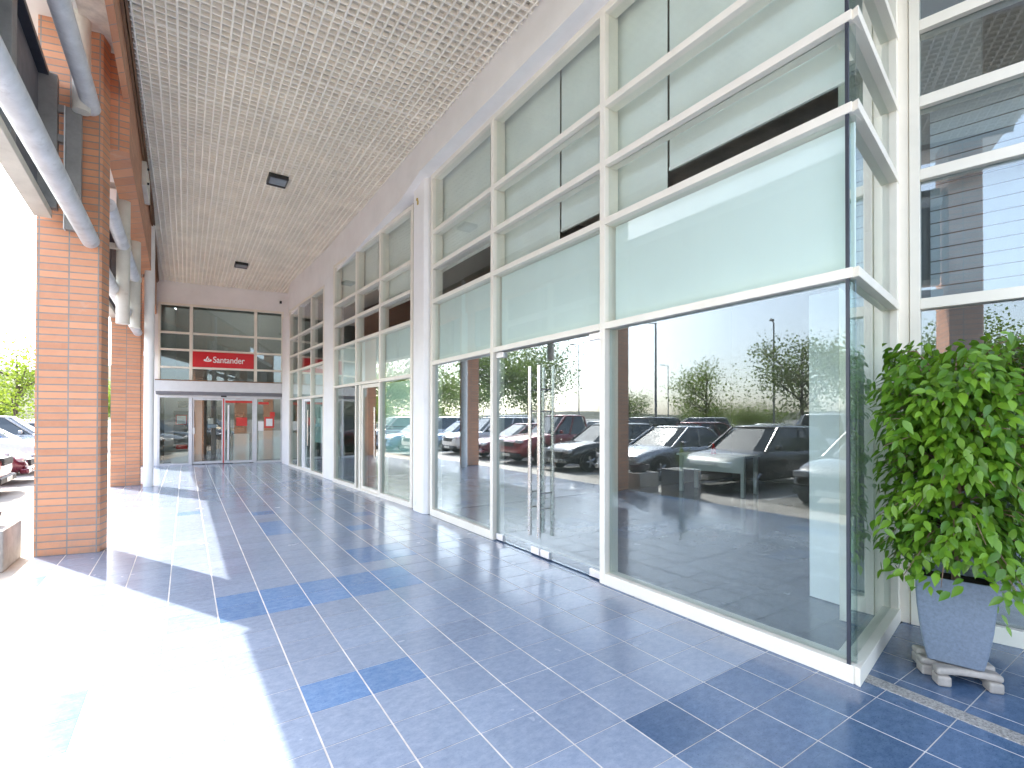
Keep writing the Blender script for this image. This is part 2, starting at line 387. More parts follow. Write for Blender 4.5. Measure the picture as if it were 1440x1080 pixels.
# white bulkhead over the shopfronts
def rxe(y): return 3.06 - .008*max(0, y-4)           # right edge of grille ceiling
bm = BM(); prev = None
for y, xr_, zb_ in ((-.65, 3.6, 5.41), (1.27, 3.6, 5.41), (1.29, 3.285, 5.41), (7.2, 3.285, 5.41), (8.0, 3.255, 5.25), (12.2, 2.992, 5.04), (13.2, 2.985, 4.98), (17.0, 2.775, 4.81), (18.62, 2.95, 4.76)):
    x0_ = rxe(y)
    cur = [bm.verts.new(p_) for p_ in ((x0_, y, zb_), (xr_, y, zb_), (xr_, y, 6.015), (x0_, y, 6.015))]
    if prev:
        for q_ in range(4): bm.faces.new((prev[q_], prev[(q_+1) % 4], cur[(q_+1) % 4], cur[q_]))
    else: bm.faces.new(cur[::-1])
    prev = cur
bm.faces.new(prev)
obj('bulkhead', bm, M['white'], bld)
# interior of the shops
bm = BM()
prism(bm, [(3.30, 1.32), (4.60, 1.54), (12, 1.54), (12, 19), (2.75, 19), (3.0, 13), (3.25, 8)], -.3, -.006)
obj('shop_floor', bm, M['tile_in'], bld)
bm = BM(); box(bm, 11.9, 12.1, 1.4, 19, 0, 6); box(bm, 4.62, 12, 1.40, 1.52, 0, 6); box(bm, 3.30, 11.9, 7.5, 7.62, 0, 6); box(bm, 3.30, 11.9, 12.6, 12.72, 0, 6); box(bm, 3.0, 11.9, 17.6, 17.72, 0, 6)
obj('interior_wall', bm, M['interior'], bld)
bm = BM(); box(bm, 3.45, 7.6, 1.53, 18.9, 5.45, 5.6); box(bm, 10.6, 11.9, 1.53, 18.9, 5.45, 5.6); box(bm, 7.6, 10.6, 1.53, 4.6, 5.45, 5.6); box(bm, 7.6, 10.6, 7.3, 18.9, 5.45, 5.6)  # gap left under the added opal panel over the desk
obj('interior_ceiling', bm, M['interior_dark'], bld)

# ------------------------------------------------------------------ egg-crate ceiling
bm = BM()
def yend(x): return 19.10-.154*(x+.745)
x = -.9
while x < 3.05:
    # where the left edge of the ceiling lets this blade start
    y0 = -.65
    if x < lx(0)+.03:
        yy = -.65
        while yy < 19 and lx(yy)+.03 > x: yy += .05
        y0 = yy
    y1 = yend(x)
    if x > 2.9:
        yy = y1
        while yy > 4 and rxe(yy) < x+.01: yy -= .05
        y1 = yy
    jz = random.uniform(-.0025, .0025); wq = .009+random.uniform(-.0015, .002)
    if y1-y0 > .2: box(bm, x-wq, x+wq, y0, y1, CZ+jz, CZ+.055)
    x += .1
y = -.6
while y < 19.0:
    xr = rxe(y)-.004
    if y > 18.5: xr = min(xr, -.745+(19.10-y)/.154)
    nrow = int(round((y+.6)/.1)); yj = y+random.uniform(-.004, .004)
    if xr > lx(y)+.1:
        box(bm, lx(y)+.03, xr, yj-.008, yj+.008, CZ+.004+random.uniform(0, .003), CZ+.052)
        if nrow % 12 == 0: box(bm, lx(y)+.031, xr-.001, y+.014, y+.028, CZ+.0035, CZ+.0525)
    y += .1
struct('ceiling', bm, M['cream'], 'cream open grid ceiling over the walkway', 'ceiling')
bm = BM(); box(bm, -1.0, 3.5, -.68, 19.2, CZ+.11, CZ+.14)
obj('ceiling_backing', bm, M['plenum'], bld)

def ceiling_light(x, y, label):
    t = thing('ceiling_light', label, 'light', (x, y, CZ-.09), R(-2), 'black lights under the grid ceiling')
    bm = BM(); box(bm, x-.16, x+.16, y-.19, y+.19, CZ-.075, CZ-.003); obj('housing', bm, M['black'], t, bevel=.008)
    bm = BM(); box(bm, x-.13, x+.13, y-.16, y+.10, CZ-.082, CZ-.0755); obj('lens', bm, M['lens'], t)
    bm = BM(); box(bm, x-.15, x+.15, y+.12, y+.17, CZ-.088, CZ-.0755); obj('lip', bm, M['black'], t, bevel=.004)
ceiling_light(1.35, 9.68, 'larger looking black box light on grid ceiling, nearer the camera')
ceiling_light(1.27, 15.66, 'smaller looking black box light on grid ceiling, nearer the red sign')

# ------------------------------------------------------------------ brick columns
def brick_column(x0, x1, y, d, rz, zt, label):
    t = thing('brick_column', label, 'column', ((x0+x1)/2, y, 0), rz, 'orange brick columns along the walkway')
    bm = BM(); w = x1-x0
    prism(bm, [(-w/2, 0), (w/2-.02, 0), (w/2, .02), (w/2, d), (-w/2, d)], -.1, zt)
    # align the vertical joints: first joint .183 from the left edge
    bm.transform(Matrix.Translation((0, 0, 0)))
    o = obj('brickwork', bm, M['brick'], t, rough_local=True)
    return t
bm = BM()
def brick_shift(t, dx, dz): pass
cols = [(-1.40, -.81, 7.36, .21, R(-14), 'wide orange brick column nearest on the left'),
        (-1.385, -.845, 13.92, .30, R(5), 'orange brick column behind the nearest one, beside white round pipe'),
        (-1.52, -.92, 19.55, .45, R(3), 'narrow looking far orange brick column beside the bank entrance'),
        (-1.41, -.82, -.36, .42, R(-4), 'orange brick column mirrored in the glass right of the plant'),]
for c in cols: brick_column(*c[:5], 7.6, c[5])

# ------------------------------------------------------------------ steel frames of tubes and the sign boards between the columns
def frame_bay(x0, y0, x1, y1, label, kind):
    t = thing('steel_frame', label, 'steel frame', ((x0+x1)/2, (y0+y1)/2, 3.3), 0, 'tube frames between the brick columns')
    def X(y, off=0): return x0+(x1-x0)*(y-y0)/(y1-y0)+off
    def rod(name, ya, yb, z, off, r, mat='tube', za=None):
        bm = BM(); tube(bm, (X(ya, off), ya, z if za is None else za), (X(yb, off), yb, z), r, seg=20); obj(name, bm, M[mat], t, autosmooth=40)
    def vert(name, y, z0, z1, off, r, mat='post'):
        bm = BM(); tube(bm, (X(y, off), y, z0), (X(y, off), y, z1), r, seg=20); obj(name, bm, M[mat], t, autosmooth=40)
    def clamp(y, z, off, r):
        bm = BM(); box(bm, X(y, off)-.16, X(y, off)+.05, y-.012, y+.012, z-.045, z+.045)
        tube(bm, (X(y, off), y, z-.04), (X(y, off), y, z+.04), r+.012, seg=16); obj('clamp', bm, M['post'], t)
    if kind == 'near':
        rod('tube', y0, y1, 3.555, 0, .085); rod('tube', y0, y1, 5.07, 0, .085)
        vert('post', y1-.17, 4.93, 6.9, -.07, .08)
        bm = BM(); yy = y1-.04; box(bm, X(yy, -.21), X(yy, -.075), yy-.07, yy+.01, 3.62, 4.98); obj('channel', bm, M['steel'], t, bevel=.006)
        bm = BM(); box(bm, X(yy, -.222), X(yy, -.212), yy-.075, yy+.012, 3.62, 4.98); obj('channel_edge', bm, M['signwhite'], t)
        for z in (4.95, 4.62):
            bm = BM(); box(bm, X(yy, -.31), X(yy, -.205), yy-.05, yy+.0, z-.04, z+.04); obj('bracket', bm, M['steel'], t)
    else:
        e = y1-y0
        rod('tube', y0, y1, 3.46, -.02, .085)
        rod('tube', y0, y0+3.8, 5.1, .16, .082); rod('tube', y0, y0+3.8, 4.12, .10, .082)
        for y, zb in ((y0+1.75, 2.95), (y0+3.8, 3.2)):
            vert('post', y, zb, 5.85, .10, .085)
            for z in (5.0, 4.1): clamp(y-.02, z, .1, .085)
        rod('tube', y0+3.7, y1-.02, 5.35, .14, .08)
        bm = BM(); ya = y0+2.4; box(bm, X(ya, .16), X(ya, .34), ya, ya+.9, 5.36, 5.76); obj('flange_plate', bm, M['post'], t, bevel=.01)
        for z in (5.44, 5.68):
            bm = BM(); tube(bm, (X(ya, .34), ya+.12, z), (X(ya, .37), ya+.12, z), .02, seg=8); obj('bolt', bm, M['black'], t)
    return t
frame_bay(-.915, .10, -.915, 7.33, 'grey tube frame overhead, left of the nearest brick column', 'near')
frame_bay(-.90, 7.65, -.90, 13.95, 'white posts and sloping tubes seen between the two brick columns', 'mid')

def sign_board(x0, y0, x1, y1, label, zt=5.32):
    t = thing('sign_board', label, 'sign board', ((x0+x1)/2, (y0+y1)/2, 3.74), 0, 'sign boards seen from behind between columns')
    f = Fac((x0, y0), (x1, y1), True); Ln = f.len     # n towards the walkway
    f.part('bottom_rail', M['post'], t, 0, Ln, -.15, 0.0, 3.74, 3.83, bevel=.006)
    f.part('end_stile', M['steel'], t, Ln-.12, Ln-.0, -.14, .05, 3.832, zt-.02, bevel=.005)
    f.part('end_stile', M['steel'], t, 0, .12, -.14, .05, 3.832, zt-.02, bevel=.005)
    k = int(Ln//1.9)
    for i in range(1, k+1):
        s = Ln-i*1.72
        if s > .5: f.part('stile', M['steel'], t, s-.09, s+.09, -.10, .0, 3.832, zt-.07, bevel=.005)
    f.part('board', M['board'], t, .12, Ln-.12, -.135, -.105, 3.832, zt-.06)
    f.part('top_rim', M['rim_dark'], t, 0, Ln-.10, -.15, -.02, zt-.06, zt, bevel=.005)
    return t
sign_board(-1.02, .10, -1.245, 7.33, 'back of large grey sign board at top left of the photo')
sign_board(-1.245, 7.66, -1.27, 13.88, 'back of sign board between nearest and second brick column')
sign_board(-1.30, 14.3, -1.50, 19.4, 'back of sign board beyond the second brick column')

# white round downpipe
t = thing('round_post', 'slim white round post standing on the floor beside second brick column', 'post', (-.69, 13.60, 0))
bm = BM(); lathe(bm, [(.095, 0), (.095, 2.9), (.102, 2.905), (.102, 3.0), (.095, 3.005), (.095, 5.84)], (-.69, 13.60, 0), 24); obj('shaft', bm, M['white'], t, autosmooth=40)

# ------------------------------------------------------------------ white pillars between the shopfronts
def white_pillar(x, y, w, d, rz, zt, label):
    t = thing('white_pillar', label, 'pillar', (x, y, 0), rz, 'white pillars between shopfronts')
    bm = BM(); c = .05
    pts = [(-d/2+c, -w/2), (d/2, -w/2), (d/2, w/2), (-d/2+c, w/2), (-d/2, w/2-c), (-d/2, -w/2+c)]
    prism(bm, pts, 0, zt); o = obj('shaft', bm, M['white'], t, rough_local=True, bevel=.012)
    return t
p = white_pillar(3.29, 7.52, .50, .27, R(1.5), 5.42, 'white pillar beside the glass double doors, nearest of the three')
bm = BM(); tube(bm, (3.155, 7.56, 5.13), (3.137, 7.56, 5.13), .026, seg=8); box(bm, 3.147, 3.160, 7.52, 7.57, 5.04, 5.10); obj('stain_cap', bm, M['hvac'], p)
bm = BM(); box(bm, 3.148, 3.160, 7.60, 7.64, .10, .16); obj('cover_plate', bm, M['paper'], p)
white_pillar(3.07, 12.70, .84, .24, R(4), 5.06, 'white pillar between the middle and far shopfronts')
white_pillar(2.84, 17.55, .95, .26, R(4), 4.85, 'white pillar in the corner beside the bank entrance')

# ------------------------------------------------------------------ shopfronts
FW = .055       # half a mullion
def rails(f, t, zs, s0, s1, mat='frame', proud=.03, depth=.12, h=.062):
    for z in zs: f.part('rail', M[mat], t, s0, s1, -depth, proud, z-h/2, z+h/2, bevel=.004)
def mull(f, t, s, z0, z1, hw=.034, depth=.15, proud=.026):
    f.part('mullion', M['frame'], t, s-hw, s+hw, -depth, proud, z0, z1, bevel=.004)

# --- near shopfront (big corner window, double doors, narrow window)
t1 = thing('shopfront', 'nearest shopfront with frameless double glass doors and big corner window', 'shopfront', (3.27, 4.2, 0), 0, 'glazed shopfronts along the walkway')
ZR = [2.405, 3.38, 3.925, 4.48]; ZT = 5.41
S0, S1, S2, S3 = 0.0, 2.07, 4.06, 5.93
for s in (S1, S2): mull(F1, t1, s, 0, ZT)
mull(F1, t1, S3-.03, 0, ZT, .04)
# sills (not below the doors)
F1.part('sill', M['frame'], t1, 0, S1-.034, -.12, .028, 0, .105, bevel=.004)
F1.part('sill', M['frame'], t1, S2+.034, S3-.07, -.12, .028, 0, .105, bevel=.004)
segs = [(S0, S1-.034), (S1+.034, S2-.034), (S2+.034, S3-.07)]
for k, (a, b) in enumerate(segs):
    rails(F1, t1, ZR, a, b)
    F1.part('head', M['frame'], t1, a, b, -.12, .024, ZT-.07, ZT, bevel=.004)
YAW = R(0.0)
for a, b in segs:
    zs = [ZR[0]+.031, ZR[1]-.031], [ZR[1]+.031, ZR[2]-.031], [ZR[2]+.031, ZR[3]-.031], [ZR[3]+.031, ZT-.07]
    for z0, z1 in zs: F1.pane(M['glass_high'], t1, a+.002, b-.002, z0, z1)
    F1.part('opaque_panel', M['panel'], t1, a+.03, b-.03, -.10, -.085, ZR[0]+.01, ZR[1]-.04)
G_YAW = R(-1.1)
F1.pane(M['glass'], t1, S0+.004, S1-.05, .105, ZR[0]-.031, yaw=0)
F1.pane(M['glass'], t1, S2+.05, S3-.075, .105, ZR[0]-.031)
# double doors
def door(f, t, s0, s1, hs, zt, hinge):
    d = f.pane(M['glass'], t, s0, s1, .012, zt, n=-.03, name='door')
    for off, nm in ((.065, 'handle'), (-.125, 'handle')):
        bm = BM(); p = f.pt(hs, off); tube(bm, (p.x, p.y, .24), (p.x, p.y, 2.12), .021, seg=16)
        for z in (.55, .72, 1.62, 1.86):
            q = f.pt(hs, -.03); tube(bm, (p.x, p.y, z), (q.x, q.y, z), .008, seg=8)
        obj(nm, bm, M['chrome'], d, autosmooth=40)
    for (sa, sb) in ((s0, s0+.17), (s1-.17, s1)):
        bm = BM(); f.box(bm, sa+.006, sb-.006, -.05, -.01, .014, .088); obj('patch_fitting', bm, M['patch'], d, bevel=.004)
    sa, sb = (s0, s0+.17) if hinge == 0 else (s1-.17, s1)
    bm = BM(); f.box(bm, sa, sb, -.05, -.01, zt-.055, zt+.012); obj('patch_fitting', bm, M['patch'], d, bevel=.004)
door(F1, t1, S1+.05, 3.082, 3.00, ZR[0]-.05, 0)
door(F1, t1, 3.088, S2-.05, 3.17, ZR[0]-.05, 1)
# roller blinds behind the high panes
def blind(f, t, s0, s1, z0, z1=5.42, n=-.185):
    b = f.part('blind', M['blind'], t, s0, s1, n-.004, n, z0, z1)
    bm = BM(); f.box(bm, s0, s1, n-.014, n+.010, z0-.03, z0); obj('hem_bar', bm, M['hem'], b)
blind(F1, t1, .12, 1.468, 3.70); blind(F1, t1, 1.492, S1+.06, 3.52)
blind(F1, t1, S1+.08, 2.925, 3.63); blind(F1, t1, 2.955, S2+.06, 3.46)
blind(F1, t1, S2+.08, 4.435, 3.45); blind(F1, t1, 4.455, S3+.05, 3.93)

# --- corner return (same box as the near window)
tr = thing('corner_window', 'angled glass return of the big corner window, beside the potted plant', 'window', (3.9, 1.4, 0))
RL = RT.len
def rt_bar(name, z0, z1):
    bm = BM(); prism(bm, [tuple(RT.pt(a_, b_)) for a_, b_ in ((-.034, .03), (RL, .03), (RL, -.12), (.03, -.12), (.0, -.03))], z0, z1); obj(name, bm, M['frame'], tr, bevel=.003)
rt_bar('sill', 0, .104)
for z in ZR: rt_bar('rail', z-.0300, z+.0300)
RT.part('jamb', M['frame'], tr, RL-.07, RL-.005, -.12, .024, .104, 5.9, bevel=.004)
RT.part('inner_jamb', M['frame'], tr, RL-.33, RL-.12, -.30, -.17, .0, 5.4, bevel=.004)
for z0, z1 in ((.104, ZR[0]-.031), (ZR[0]+.031, ZR[1]-.031), (ZR[1]+.031, ZR[2]-.031), (ZR[2]+.031, ZR[3]-.031), (ZR[3]+.031, 5.9)):
    RT.pane(M['glass_clear'], tr, .0, RL-.07, z0, z1)
# dark silicone joint between the two panes
bm = BM(); q = RT.pt(-.012, -.03)
for z0, z1 in ((.104, ZR[0]-.031), (ZR[0]+.031, ZR[1]-.031), (ZR[1]+.031, ZR[2]-.031), (ZR[2]+.031, ZR[3]-.031)):
    box(bm, q.x-.006, q.x+.008, q.y-.008, q.y+.010, z0, z1)
obj('corner_joint', bm, M['rim_dark'], tr)
# white interior partition seen through the corner window
bm = BM(); prism(bm, [(4.50, 1.60), (4.535, 2.133), (4.70, 2.12), (4.66, 1.57)], 0, 2.62)
tag(obj('partition', bm, M['partition'], bevel=.004), 'plain white partition standing inside the corner window', 'partition')

# --- recess wall and its window to the right of the plant
tw = thing('recess_window', 'tall window with slatted blind behind the potted plant', 'window', (4.9, -.2, 0))
RC.part('pier', M['frame'], tw, .004, .085, -.2, .018, 0, 5.9, bevel=.003)
RC.part('pier', M['frame'], tw, .088, .150, -.2, .030, 0, 5.9, bevel=.003)
RLn = 5.6
RC.part('sill', M['frame'], tw, .15, RLn, -.12, .03, 0, .115, bevel=.004)
for z in (2.405, 3.375, 3.925, 4.50, 5.2): RC.part('rail', M['frame'], tw, .15, RLn, -.12, .028, z-.04, z+.04, bevel=.004)
for s in (2.2, 4.2): RC.part('mullion', M['frame'], tw, s-.045, s+.045, -.15, .024, .115, 5.9, bevel=.004)
for a, b in ((.15, 2.155), (2.245, 4.155), (4.245, RLn)):
    for z0, z1 in ((.115, 2.365), (2.445, 3.335), (3.415, 3.885), (3.965, 4.46), (4.54, 5.16), (5.24, 5.9)):
        RC.pane(M['glass_recess'], tw, a+.002, b-.002, z0, z1)
bm = BM()
for i in range(15):
    z = 2.47+i*.098
    RC.box(bm, .20, 2.1, -.20, -.192, z, z+.088)
obj('slatted_blind', bm, M['slat'], tw)
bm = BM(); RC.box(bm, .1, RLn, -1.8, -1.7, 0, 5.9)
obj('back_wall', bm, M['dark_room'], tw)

# --- middle shopfront
t2 = thing('shopfront', 'middle shopfront with pale film across its nearest low window', 'shopfront', (3.1, 10, 0), 0, 'glazed shopfronts along the walkway')
Z2 = [2.265, 3.19, 3.72, 4.23]; ZT2 = 5.20
L2 = F2.len
ms = [1.40, 2.72]
for s in ms: mull(F2, t2, s, 0, ZT2, .036)
mull(F2, t2, .0, 0, ZT2, .045); mull(F2, t2, L2-.03, 0, ZT2, .05)
seg2 = [(.045, 1.364), (1.436, 2.684), (2.756, L2-.08)]
for k, (a, b) in enumerate(seg2):
    F2.part('sill', M['frame'], t2, a, b, -.12, .026, 0, .09 if k != 1 else .04, bevel=.004)
    rails(F2, t2, Z2, a, b); F2.part('head', M['frame'], t2, a, b, -.12, .024, ZT2-.07, ZT2, bevel=.004)
    for z0, z1 in ((Z2[0]+.031, Z2[1]-.031), (Z2[1]+.031, Z2[2]-.031), (Z2[2]+.031, Z2[3]-.031), (Z2[3]+.031, ZT2-.07)):
        F2.pane(M['glass_high'], t2, a, b, z0, z1)
    F2.part('opaque_panel', M['panel'], t2, a+.03, b-.03, -.10, -.085, Z2[0]+.01, Z2[1]-.04)
    if k != 1: F2.pane(M['glass_clear'], t2, a, b, .09, Z2[0]-.031)
def framed_door(f, t, s0, s1, zt, mat='frame'):
    d = f.pane(M['glass_clear'], t, s0+.07, s1-.07, .11, zt-.07, name='door')
    bm = BM(); f.box(bm, s0, s0+.07, -.06, .0, .045, zt); f.box(bm, s1-.07, s1, -.06, .0, .045, zt)
    f.box(bm, s0+.07, s1-.07, -.06, .0, .045, .11); f.box(bm, s0+.07, s1-.07, -.06, .0, zt-.07, zt); obj('door_frame', bm, M[mat], d, bevel=.004)
    bm = BM(); p = f.pt(s0+.13, .05); tube(bm, (p.x, p.y, .75), (p.x, p.y, 1.75), .016, seg=10); obj('handle', bm, M['chrome'], d, autosmooth=40)
framed_door(F2, t2, 1.45, 2.43, Z2[0]-.04)
F2.part('mullion', M['frame'], t2, 2.44, 2.53, -.15, .024, 0, Z2[0]-.038, bevel=.004)
F2.pane(M['glass_clear'], t2, 2.53, 2.675, .04, Z2[0]-.031)
fp = F2.part('window_film', M['film'], t2, .12, 1.30, -.075, -.07, .88, Z2[0]-.06)
bm = BM()
for z in (1.22, 1.27, 1.32, 1.37): F2.box(bm, .13, 1.29, -.070, -.0665, z, z+.012)
obj('film_stripes', bm, M['shutter_dark'], fp)
blind(F2, t2, .08, 1.45, 3.72, 5.22, -.185); blind(F2, t2, 1.47, 2.0, 4.2, 5.22, -.185); blind(F2, t2, 2.02, 2.74, 4.25, 5.22, -.185); blind(F2, t2, 2.8, L2+.02, 4.22, 5.22, -.185)

# --- far shopfront
t3 = thing('shopfront', 'farthest shopfront with white framed door, next to the bank', 'shopfront', (2.85, 15, 0), 0, 'glazed shopfronts along the walkway')
Z3 = [2.11, 2.965, 3.455, 4.01]; ZT3 = 4.95; L3 = F3.len
for s in (1.2, 2.62): mull(F3, t3, s, 0, ZT3, .036)
mull(F3, t3, .0, 0, ZT3, .05); mull(F3, t3, L3-.1, 0, ZT3, .05)
for k, (a, b) in enumerate([(.05, 1.164), (1.236, 2.584), (2.656, L3-.15)]):
    F3.part('sill', M['frame'], t3, a, b, -.12, .026, 0, .08, bevel=.004)
    rails(F3, t3, Z3, a, b); F3.part('head', M['frame'], t3, a, b, -.12, .024, ZT3-.07, ZT3, bevel=.004)
    for z0, z1 in ((Z3[0]+.031, Z3[1]-.031), (Z3[1]+.031, Z3[2]-.031), (Z3[2]+.031, Z3[3]-.031), (Z3[3]+.031, ZT3-.07)):
        F3.pane(M['glass_high'], t3, a, b, z0, z1)
    F3.part('opaque_panel', M['panel'], t3, a+.03, b-.03, -.10, -.085, Z3[0]+.01, Z3[1]-.04)
    if k != 1: F3.pane(M['glass_clear'], t3, a, b, .08, Z3[0]-.031)
framed_door(F3, t3, 1.25, 2.0, Z3[0]-.04, 'signwhite')
F3.part('mullion', M['signwhite'], t3, 2.0, 2.10, -.15, .03, .08, Z3[0]-.038, bevel=.004)
F3.pane(M['glass_clear'], t3, 2.1, 2.575, .08, Z3[0]-.031)
fp = F3.part('window_film', M['film'], t3, .1, 1.1, -.075, -.07, .86, Z3[0]-.06)
bm = BM()
for z in (1.15, 1.2, 1.25, 1.3): F3.box(bm, .11, 1.09, -.070, -.0665, z, z+.012)
obj('film_stripes', bm, M['shutter_dark'], fp)
blind(F3, t3, .08, .55, 3.5, 4.86, -.2)

# ------------------------------------------------------------------ bank entrance in the end wall
te = thing('bank_entrance', 'glass bank entrance with grey shutter box closing the end of the walkway', 'shopfront', (1.1, 18.9, 0))
EL = EN.len
bm = BM(); EN.box(bm, -.12, EL+.3, -.25, .0, 5.20, 6.01); EN.box(bm, -.12, .0, -.25, .0, 0, 5.20); EN.box(bm, 3.60, EL+.3, -.25, .0, 0, 5.20)
obj('wall', bm, M['white'], te)
mS = [.0, .875, 2.735, 3.60]
for s in (.885, 2.74): EN.part('mullion', M['frame'], te, s-.045, s+.045, -.12, .03, 2.74, 5.2, bevel=.004)
EN.part('mullion', M['frame'], te, .0, .06, -.12, .03, 2.74, 5.2, bevel=.004); EN.part('mullion', M['frame'], te, 3.53, 3.60, -.12, .03, 2.74, 5.2, bevel=.004)
segE = [(.06, .84), (.93, 2.695), (2.785, 3.53)]
for k, (a, b) in enumerate(segE):
    for z in (3.14, 3.71, 4.255): EN.part('rail', M['frame'], te, a, b, -.1, .028, z-.032, z+.032, bevel=.004)
    EN.part('head', M['frame'], te, a, b, -.1, .024, 5.13, 5.2, bevel=.004)
    for z0, z1 in ((2.74, 3.108), (3.172, 3.678), (3.742, 4.223), (4.287, 5.13)): EN.pane(M['glass'], te, a, b, z0, z1)
EN.part('shutter_box', M['shutter'], te, -.05, 3.68, .0, .24, 2.36, 2.70, bevel=.012)
EN.part('shutter_ledge', M['brown'], te, -.04, 3.66, .0, .20, 2.701, 2.735)
bm = BM(); EN.box(bm, -.02, 3.62, .0, .20, 2.305, 2.355); EN.box(bm, -.02, 3.62, .03, .17, 2.255, 2.30); obj('shutter_slot', bm, M['shutter_dark'], te)
EN.part('door_track', M['shutter'], te, 0, 3.6, -.04, .06, 2.165, 2.25, bevel=.004)
bm = BM(); EN.box(bm, 1.74, 1.90, .06, .10, 2.205, 2.25); obj('door_sensor', bm, M['black'], te, bevel=.006)
for s, hw, m in ((.03, .035, 'shutter'), (.885, .05, 'shutter'), (2.745, .05, 'shutter'), (3.565, .045, 'shutter')):
    EN.part('door_post', M[m], te, s-hw, s+hw, -.06, .05, 0, 2.165, bevel=.004)
EN.part('threshold', M['shutter'], te, .065, .835, -.05, .04, 0, .06); EN.part('threshold', M['shutter'], te, 2.795, 3.52, -.05, .04, 0, .06)
EN.pane(M['glass_bank'], te, .065, .835, .06, 2.165, n=0); EN.pane(M['glass_bank'], te, 2.795, 3.52, .06, 2.165, n=0)
for a, b in ((.94, 1.80), (1.82, 2.69)):
    d = EN.pane(M['glass_bank'], te, a+.04, b-.04, .1, 2.10, n=-.01, name='door')
    bm = BM(); EN.box(bm, a, a+.04, -.03, .01, .02, 2.16); EN.box(bm, b-.04, b, -.03, .01, .02, 2.16); EN.box(bm, a+.04, b-.04, -.03, .01, .02, .1); EN.box(bm, a+.04, b-.04, -.03, .01, 2.10, 2.16)
    obj('door_frame', bm, M['shutter'], d, bevel=.003)
bm = BM(); EN.box(bm, 1.795, 1.826, .012, .02, .02, 2.16); obj('door_seal', bm, M['redpost'], te)
bm = BM(); p = EN.pt(1.96, .06); tube(bm, (p.x, p.y, .12), (p.x, p.y, 1.95), .03, seg=12); obj('handle', bm, M['signwhite'], te, autosmooth=40)
# posters and stickers on the glass
def poster(name, mat, s0, s1, z0, z1, n=.03):
    bm = BM(); EN.box(bm, s0, s1, n-.004, n, z0, z1); return obj(name, bm, mat, te)
poster('red_poster', M['redpost'], 2.18, 2.50, 1.25, 1.53); poster('red_banner', M['redpost'], 1.86, 2.65, 2.02, 2.09)
poster('red_poster', M['redpost'], 3.02, 3.32, 1.18, 1.55); pp = poster('poster_sheet', M['paper'], 3.07, 3.27, 1.24, 1.49, .036)
poster('red_sticker', M['redpost'], 3.19, 3.34, 1.56, 1.72); poster('notice', M['paper'], 2.83, 3.0, 1.08, 1.40)
poster('red_banner', M['redpost'], 2.83, 3.15, 1.98, 2.06); poster('notice', M['paper'], .93, 1.0, 1.0, 1.2)
# bank lobby behind the doors
def bpart(name, mat, s0, s1, n0, n1, z0, z1, **kw): return EN.part(name, mat, te, s0, s1, n0, n1, z0, z1, **kw)
bpart('lobby_floor', M['tile_in'], -.1, 3.8, -3.4, -.06, -.2, -.004)
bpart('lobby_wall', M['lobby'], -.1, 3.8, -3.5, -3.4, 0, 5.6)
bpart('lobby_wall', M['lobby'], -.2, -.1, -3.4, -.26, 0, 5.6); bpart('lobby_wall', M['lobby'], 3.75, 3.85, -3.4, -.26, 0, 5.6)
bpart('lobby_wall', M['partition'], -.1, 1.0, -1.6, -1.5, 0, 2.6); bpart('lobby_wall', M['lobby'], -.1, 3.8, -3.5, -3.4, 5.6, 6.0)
bpart('lobby_ceiling', M['lobby'], -.1, 3.75, -1.5, -.26, 5.32, 5.40)  # added strip, screens the bright opal panel from view
bpart('lobby_ceiling', M['lobby'], -.1, 3.75, -1.5, -.3, 2.62, 2.70)
dd = bpart('inner_door', M['black'], 1.06, 1.62, -1.45, -1.40, 0, 1.92)
bm = BM(); EN.box(bm, 1.14, 1.54, -1.40, -1.385, .15, 1.80); obj('door_glass', bm, M['screen'], dd)
bm = BM(); EN.box(bm, 1.20, 1.36, -1.384, -1.378, 1.3, 1.5); obj('notice', bm, M['paper'], dd)
bm = BM(); EN.box(bm, 1.20, 1.48, -1.384, -1.376, 1.17, 1.28); obj('notice', bm, M['bluepaper'], dd)
bpart('cabinet_wall', M['lobby'], 1.70, 2.75, -1.5, -1.4, 0, 2.4)
bpart('counter', M['furn'], 2.0, 2.5, -1.39, -1.1, 0, .95); bpart('dark_screen', M['black'], 2.0, 2.3, -1.38, -1.3, 1.15, 1.7)
bpart('exit_display', M['screen'], .30, .58, -1.48, -1.43, 1.88, 2.08)
bpart('cash_machine', M['interior'], .22, .78, -1.49, -1.2, .5, 1.75); bpart('cash_screen', M['redpost'], .28, .60, -1.2, -1.18, 1.28, 1.62); bpart('cash_notice', M['paper'], .31, .57, -1.18, -1.17, 1.31, 1.59)
bpart('cash_plinth', M['redpost'], .3, .62, -1.2, -1.15, .45, .60); bpart('cash_slope', M['furn'], .2, .75, -1.19, -.9, .0, .36)
bpart('dado', M['furn'], 2.78, 3.70, -1.5, -1.4, 0, 1.05); bpart('lobby_wall', M['lobby'], 2.78, 3.75, -1.56, -1.5, 0, 2.6)
bm = BM(); q = EN.pt(3.50, .02); box(bm, q.x-.03, q.x+.03, q.y-.08, q.y, 5.48, 5.56); obj('sensor', bm, M['black'], te)

